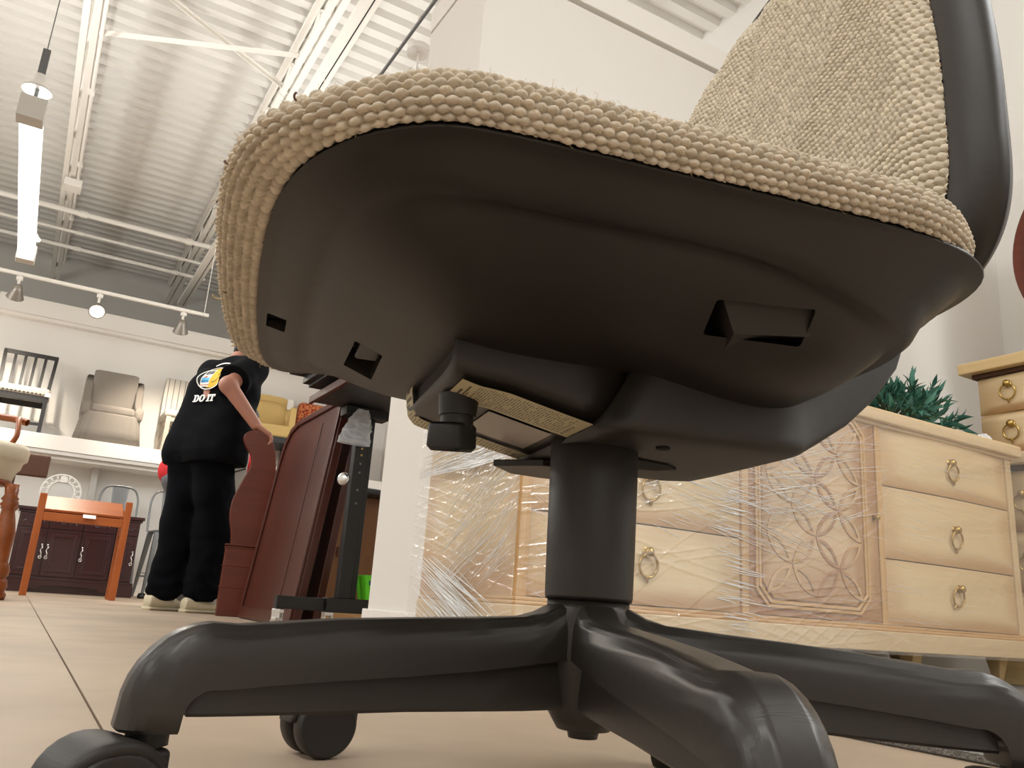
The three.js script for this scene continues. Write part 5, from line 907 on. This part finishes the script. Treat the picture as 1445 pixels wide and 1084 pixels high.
  const emb = canvasTex(512, 512, (c) => { c.clearRect(0, 0, 512, 512); const el = (x, y, a, b, s) => { c.fillStyle = s; c.beginPath(); c.ellipse(x, y, a, b, 0, 0, 7); c.fill(); };
    el(256, 256, 250, 250, '#f2efe6'); el(256, 256, 232, 232, '#141518'); el(300, 256, 190, 215, '#e8b93a');
    c.fillStyle = '#ece9e0'; c.fillRect(90, 70, 170, 372); c.fillStyle = '#17181b'; c.fillRect(104, 90, 142, 90); c.fillStyle = '#8d9096'; c.fillRect(120, 104, 110, 14); c.fillRect(120, 128, 90, 12); c.fillRect(120, 150, 110, 12);
    c.fillStyle = '#f0ece2'; c.fillRect(104, 190, 142, 60); c.fillStyle = '#e06a3a'; c.beginPath(); c.moveTo(110, 250); c.lineTo(150, 200); c.lineTo(190, 250); c.fill(); c.fillStyle = '#5fb4dd'; c.fillRect(104, 250, 142, 110); c.fillStyle = '#3f86b8'; c.fillRect(104, 310, 142, 50); c.fillStyle = '#b02822'; c.fillRect(90, 400, 170, 16);
    c.strokeStyle = '#1a1714'; c.lineWidth = 16; c.lineCap = 'round'; c.beginPath(); c.moveTo(390, 140); c.lineTo(380, 215); c.stroke(); c.beginPath(); c.arc(310, 250, 110, 0.15, 1.5); c.stroke();
  });
  decal('printed_emblem', -0.085, 0.125, 1.33, 1.50, emb, 'round white-edged emblem with yellow face', 0.0035);
  const txt = canvasTex(512, 160, (c) => { c.clearRect(0, 0, 512, 160); c.fillStyle = '#f3f1ec'; c.font = 'bold 128px serif'; c.textAlign = 'center'; c.textBaseline = 'middle'; c.lineWidth = 9; c.strokeStyle = '#f3f1ec'; c.fillText('DO IT', 256, 84); c.strokeText('DO IT', 256, 84); });
  decal('printed_lettering', -0.105, 0.135, 1.24, 1.315, txt, 'white lettering DO IT', 0.0035);
  const arc = canvasTex(512, 128, (c) => { c.clearRect(0, 0, 512, 128); c.strokeStyle = '#f3f1ec'; c.lineWidth = 26; c.beginPath(); c.arc(256, 420, 370, -2.1, -1.05); c.stroke(); });
  decal('printed_arc', -0.06, 0.13, 1.505, 1.55, arc, 'white printed strokes across the shoulders', 0.0035);
  // trousers: loose, stacked at the ankles
  const trB = [[at(0, -0.06, 0.95), at(0, 0.06, 0.95), 0.135, 0.135], [hipR, kneeR, 0.122, 0.110], [kneeR, at(0.05, 0.10, 0.14), 0.110, 0.10], [hipL, kneeL, 0.122, 0.110], [kneeL, at(-0.04, -0.10, 0.14), 0.110, 0.10]];
  const tf = wrinkle(field(trB, 0.03), 0.03, 8);
  const trF = (x, y, z) => { const k = sstep(0.32, 0.06, y); return Math.max(tf(x, y, z) + 0.006 * k * Math.sin(y * 80 + 14 * vnoise(x * 7, z * 7, 0, 5) + 9 * x), y - 0.99, 0.055 - y + 0.012 * Math.sin(x * 12)); };
  const tr = mesh('trousers', sdf(trF, [-0.4, 0.02, -0.45], [0.45, 1.05, 0.45], 0.0115), 'denimBlack', o);
  mesh('pocket_seam', tube([[0.13, 0.72, 0.205], [0.18, 0.70, 0.185], [0.215, 0.695, 0.15]].map(([x, y, z]) => [x - 0.0, y, z + 0.02]), 0.003, 10, 5), 'shirtBlack', tr);
  shoe(o, [ankR[0] - 0.01, 0, ankR[2]], 0.30, 'shoeCream'); shoe(o, [ankL[0] - 0.01, 0, ankL[2]], 0.42, 'shoeCream');
}
{
  const o = thing('person', 'person in red shirt and grey jeans mostly hidden behind the man in black', 'person', [0.98, 0, -6.05]);
  const f = [0.97, 0, -0.24], r = [0.24, 0, 0.97], at = (fr, ri, y) => [f[0] * fr + r[0] * ri, y, f[2] * fr + r[2] * ri];
  const hipR = at(-0.08, 0.09, 0.86), hipL = at(-0.08, -0.09, 0.86), kneeR = at(0.0, 0.11, 0.47), kneeL = at(-0.03, -0.11, 0.47), ankR = at(-0.03, 0.12, 0.09), ankL = at(-0.08, -0.12, 0.09);
  const chest = at(0.06, 0, 1.12), shR = at(0.14, 0.16, 1.22), shL = at(0.14, -0.16, 1.22), neck = at(0.19, 0, 1.26), hd = at(0.25, 0, 1.33), elR = at(0.2, 0.2, 1.0), wrR = at(0.36, 0.12, 0.96), elL = at(0.2, -0.2, 1.0), wrL = at(0.36, -0.12, 0.96);
  const bg = sdf(field([[at(-0.05, 0, 0.9), chest, 0.11, 0.12], [chest, neck, 0.11, 0.055], [neck, hd, 0.055, 0.055], [shR, elR, 0.05, 0.042], [elR, wrR, 0.04, 0.027], [shL, elL, 0.05, 0.042], [elL, wrL, 0.04, 0.027], [hipR, kneeR, 0.08, 0.052], [kneeR, ankR, 0.052, 0.038], [hipL, kneeL, 0.08, 0.052], [kneeL, ankL, 0.052, 0.038]], 0.03), [-0.35, 0, -0.4], [0.5, 1.5, 0.4], 0.014);
  const [hg, P] = headGeo(hd, at(0.85, 0, -0.6), at(0.6, 0, 0.8));
  mesh('body', [bg, hg, hand(wrR, at(0.8, 0, -0.5), at(0.3, -0.9, 0), at(-0.5, 0, -0.8)), hand(wrL, at(0.8, 0, -0.5), at(0.3, 0.9, 0), at(-0.5, 0, -0.8))], 'skin', o); mesh('hair', hairCap(P, true), 'hair', o);
  const sb = []; for (const k of [-0.1, 0, 0.1]) sb.push([at(-0.12, k, 0.91), at(0.06, k, 1.13), 0.12, 0.115], [at(0.06, k, 1.13), at(0.13, k, 1.2), 0.115, 0.08]); sb.push([shR, elR, 0.075, 0.07], [shL, elL, 0.075, 0.07]);
  const sf = wrinkle(field(sb, 0.04), 0.014, 7); mesh('red_shirt', sdf((x, y, z) => Math.max(sf(x, y, z), 0.83 - y + 0.25 * x), [-0.42, 0.7, -0.4], [0.4, 1.4, 0.4], 0.012), 'shirtRed', o);
  const tf = wrinkle(field([[at(-0.1, -0.06, 0.88), at(-0.1, 0.06, 0.88), 0.125, 0.125], [hipR, kneeR, 0.112, 0.092], [kneeR, at(-0.03, 0.12, 0.12), 0.092, 0.085], [hipL, kneeL, 0.112, 0.092], [kneeL, at(-0.08, -0.12, 0.12), 0.092, 0.085]], 0.03), 0.02, 8);
  mesh('jeans', sdf((x, y, z) => Math.max(tf(x, y, z), y - 0.95, 0.05 - y), [-0.4, 0.02, -0.4], [0.35, 1, 0.4], 0.012), 'jeansGrey', o);
  shoe(o, [ankR[0], 0, ankR[2]], 0.15, 'shoeCream'); shoe(o, [ankL[0], 0, ankL[2]], 0.2, 'shoeCream');
}
{
  const o = thing('cable_bundle', 'tangled dark cables lying on the floor left of the two people', 'cable', [1.26, 0, -9.0]); seed = 31;
  for (let i = 0; i < 4; i++) { const p = []; for (let k = 0; k < 8; k++) p.push([-0.12 + 0.35 * rnd(), 0.012 + 0.07 * rnd() * (k > 1 && k < 6 ? 1 : 0.1), -0.1 + 0.2 * rnd()]); mesh('cable', tube(p, 0.009, 60, 6), i % 2 ? 'black' : 'gunmetal', o); }
  mesh('plug', lathe([[0, 0], [0.035, 0], [0.04, 0.02], [0.03, 0.05], [0, 0.055]], 20), 'black', o, [-0.15, 0, 0]);
}

renderer.render(scene, camera);
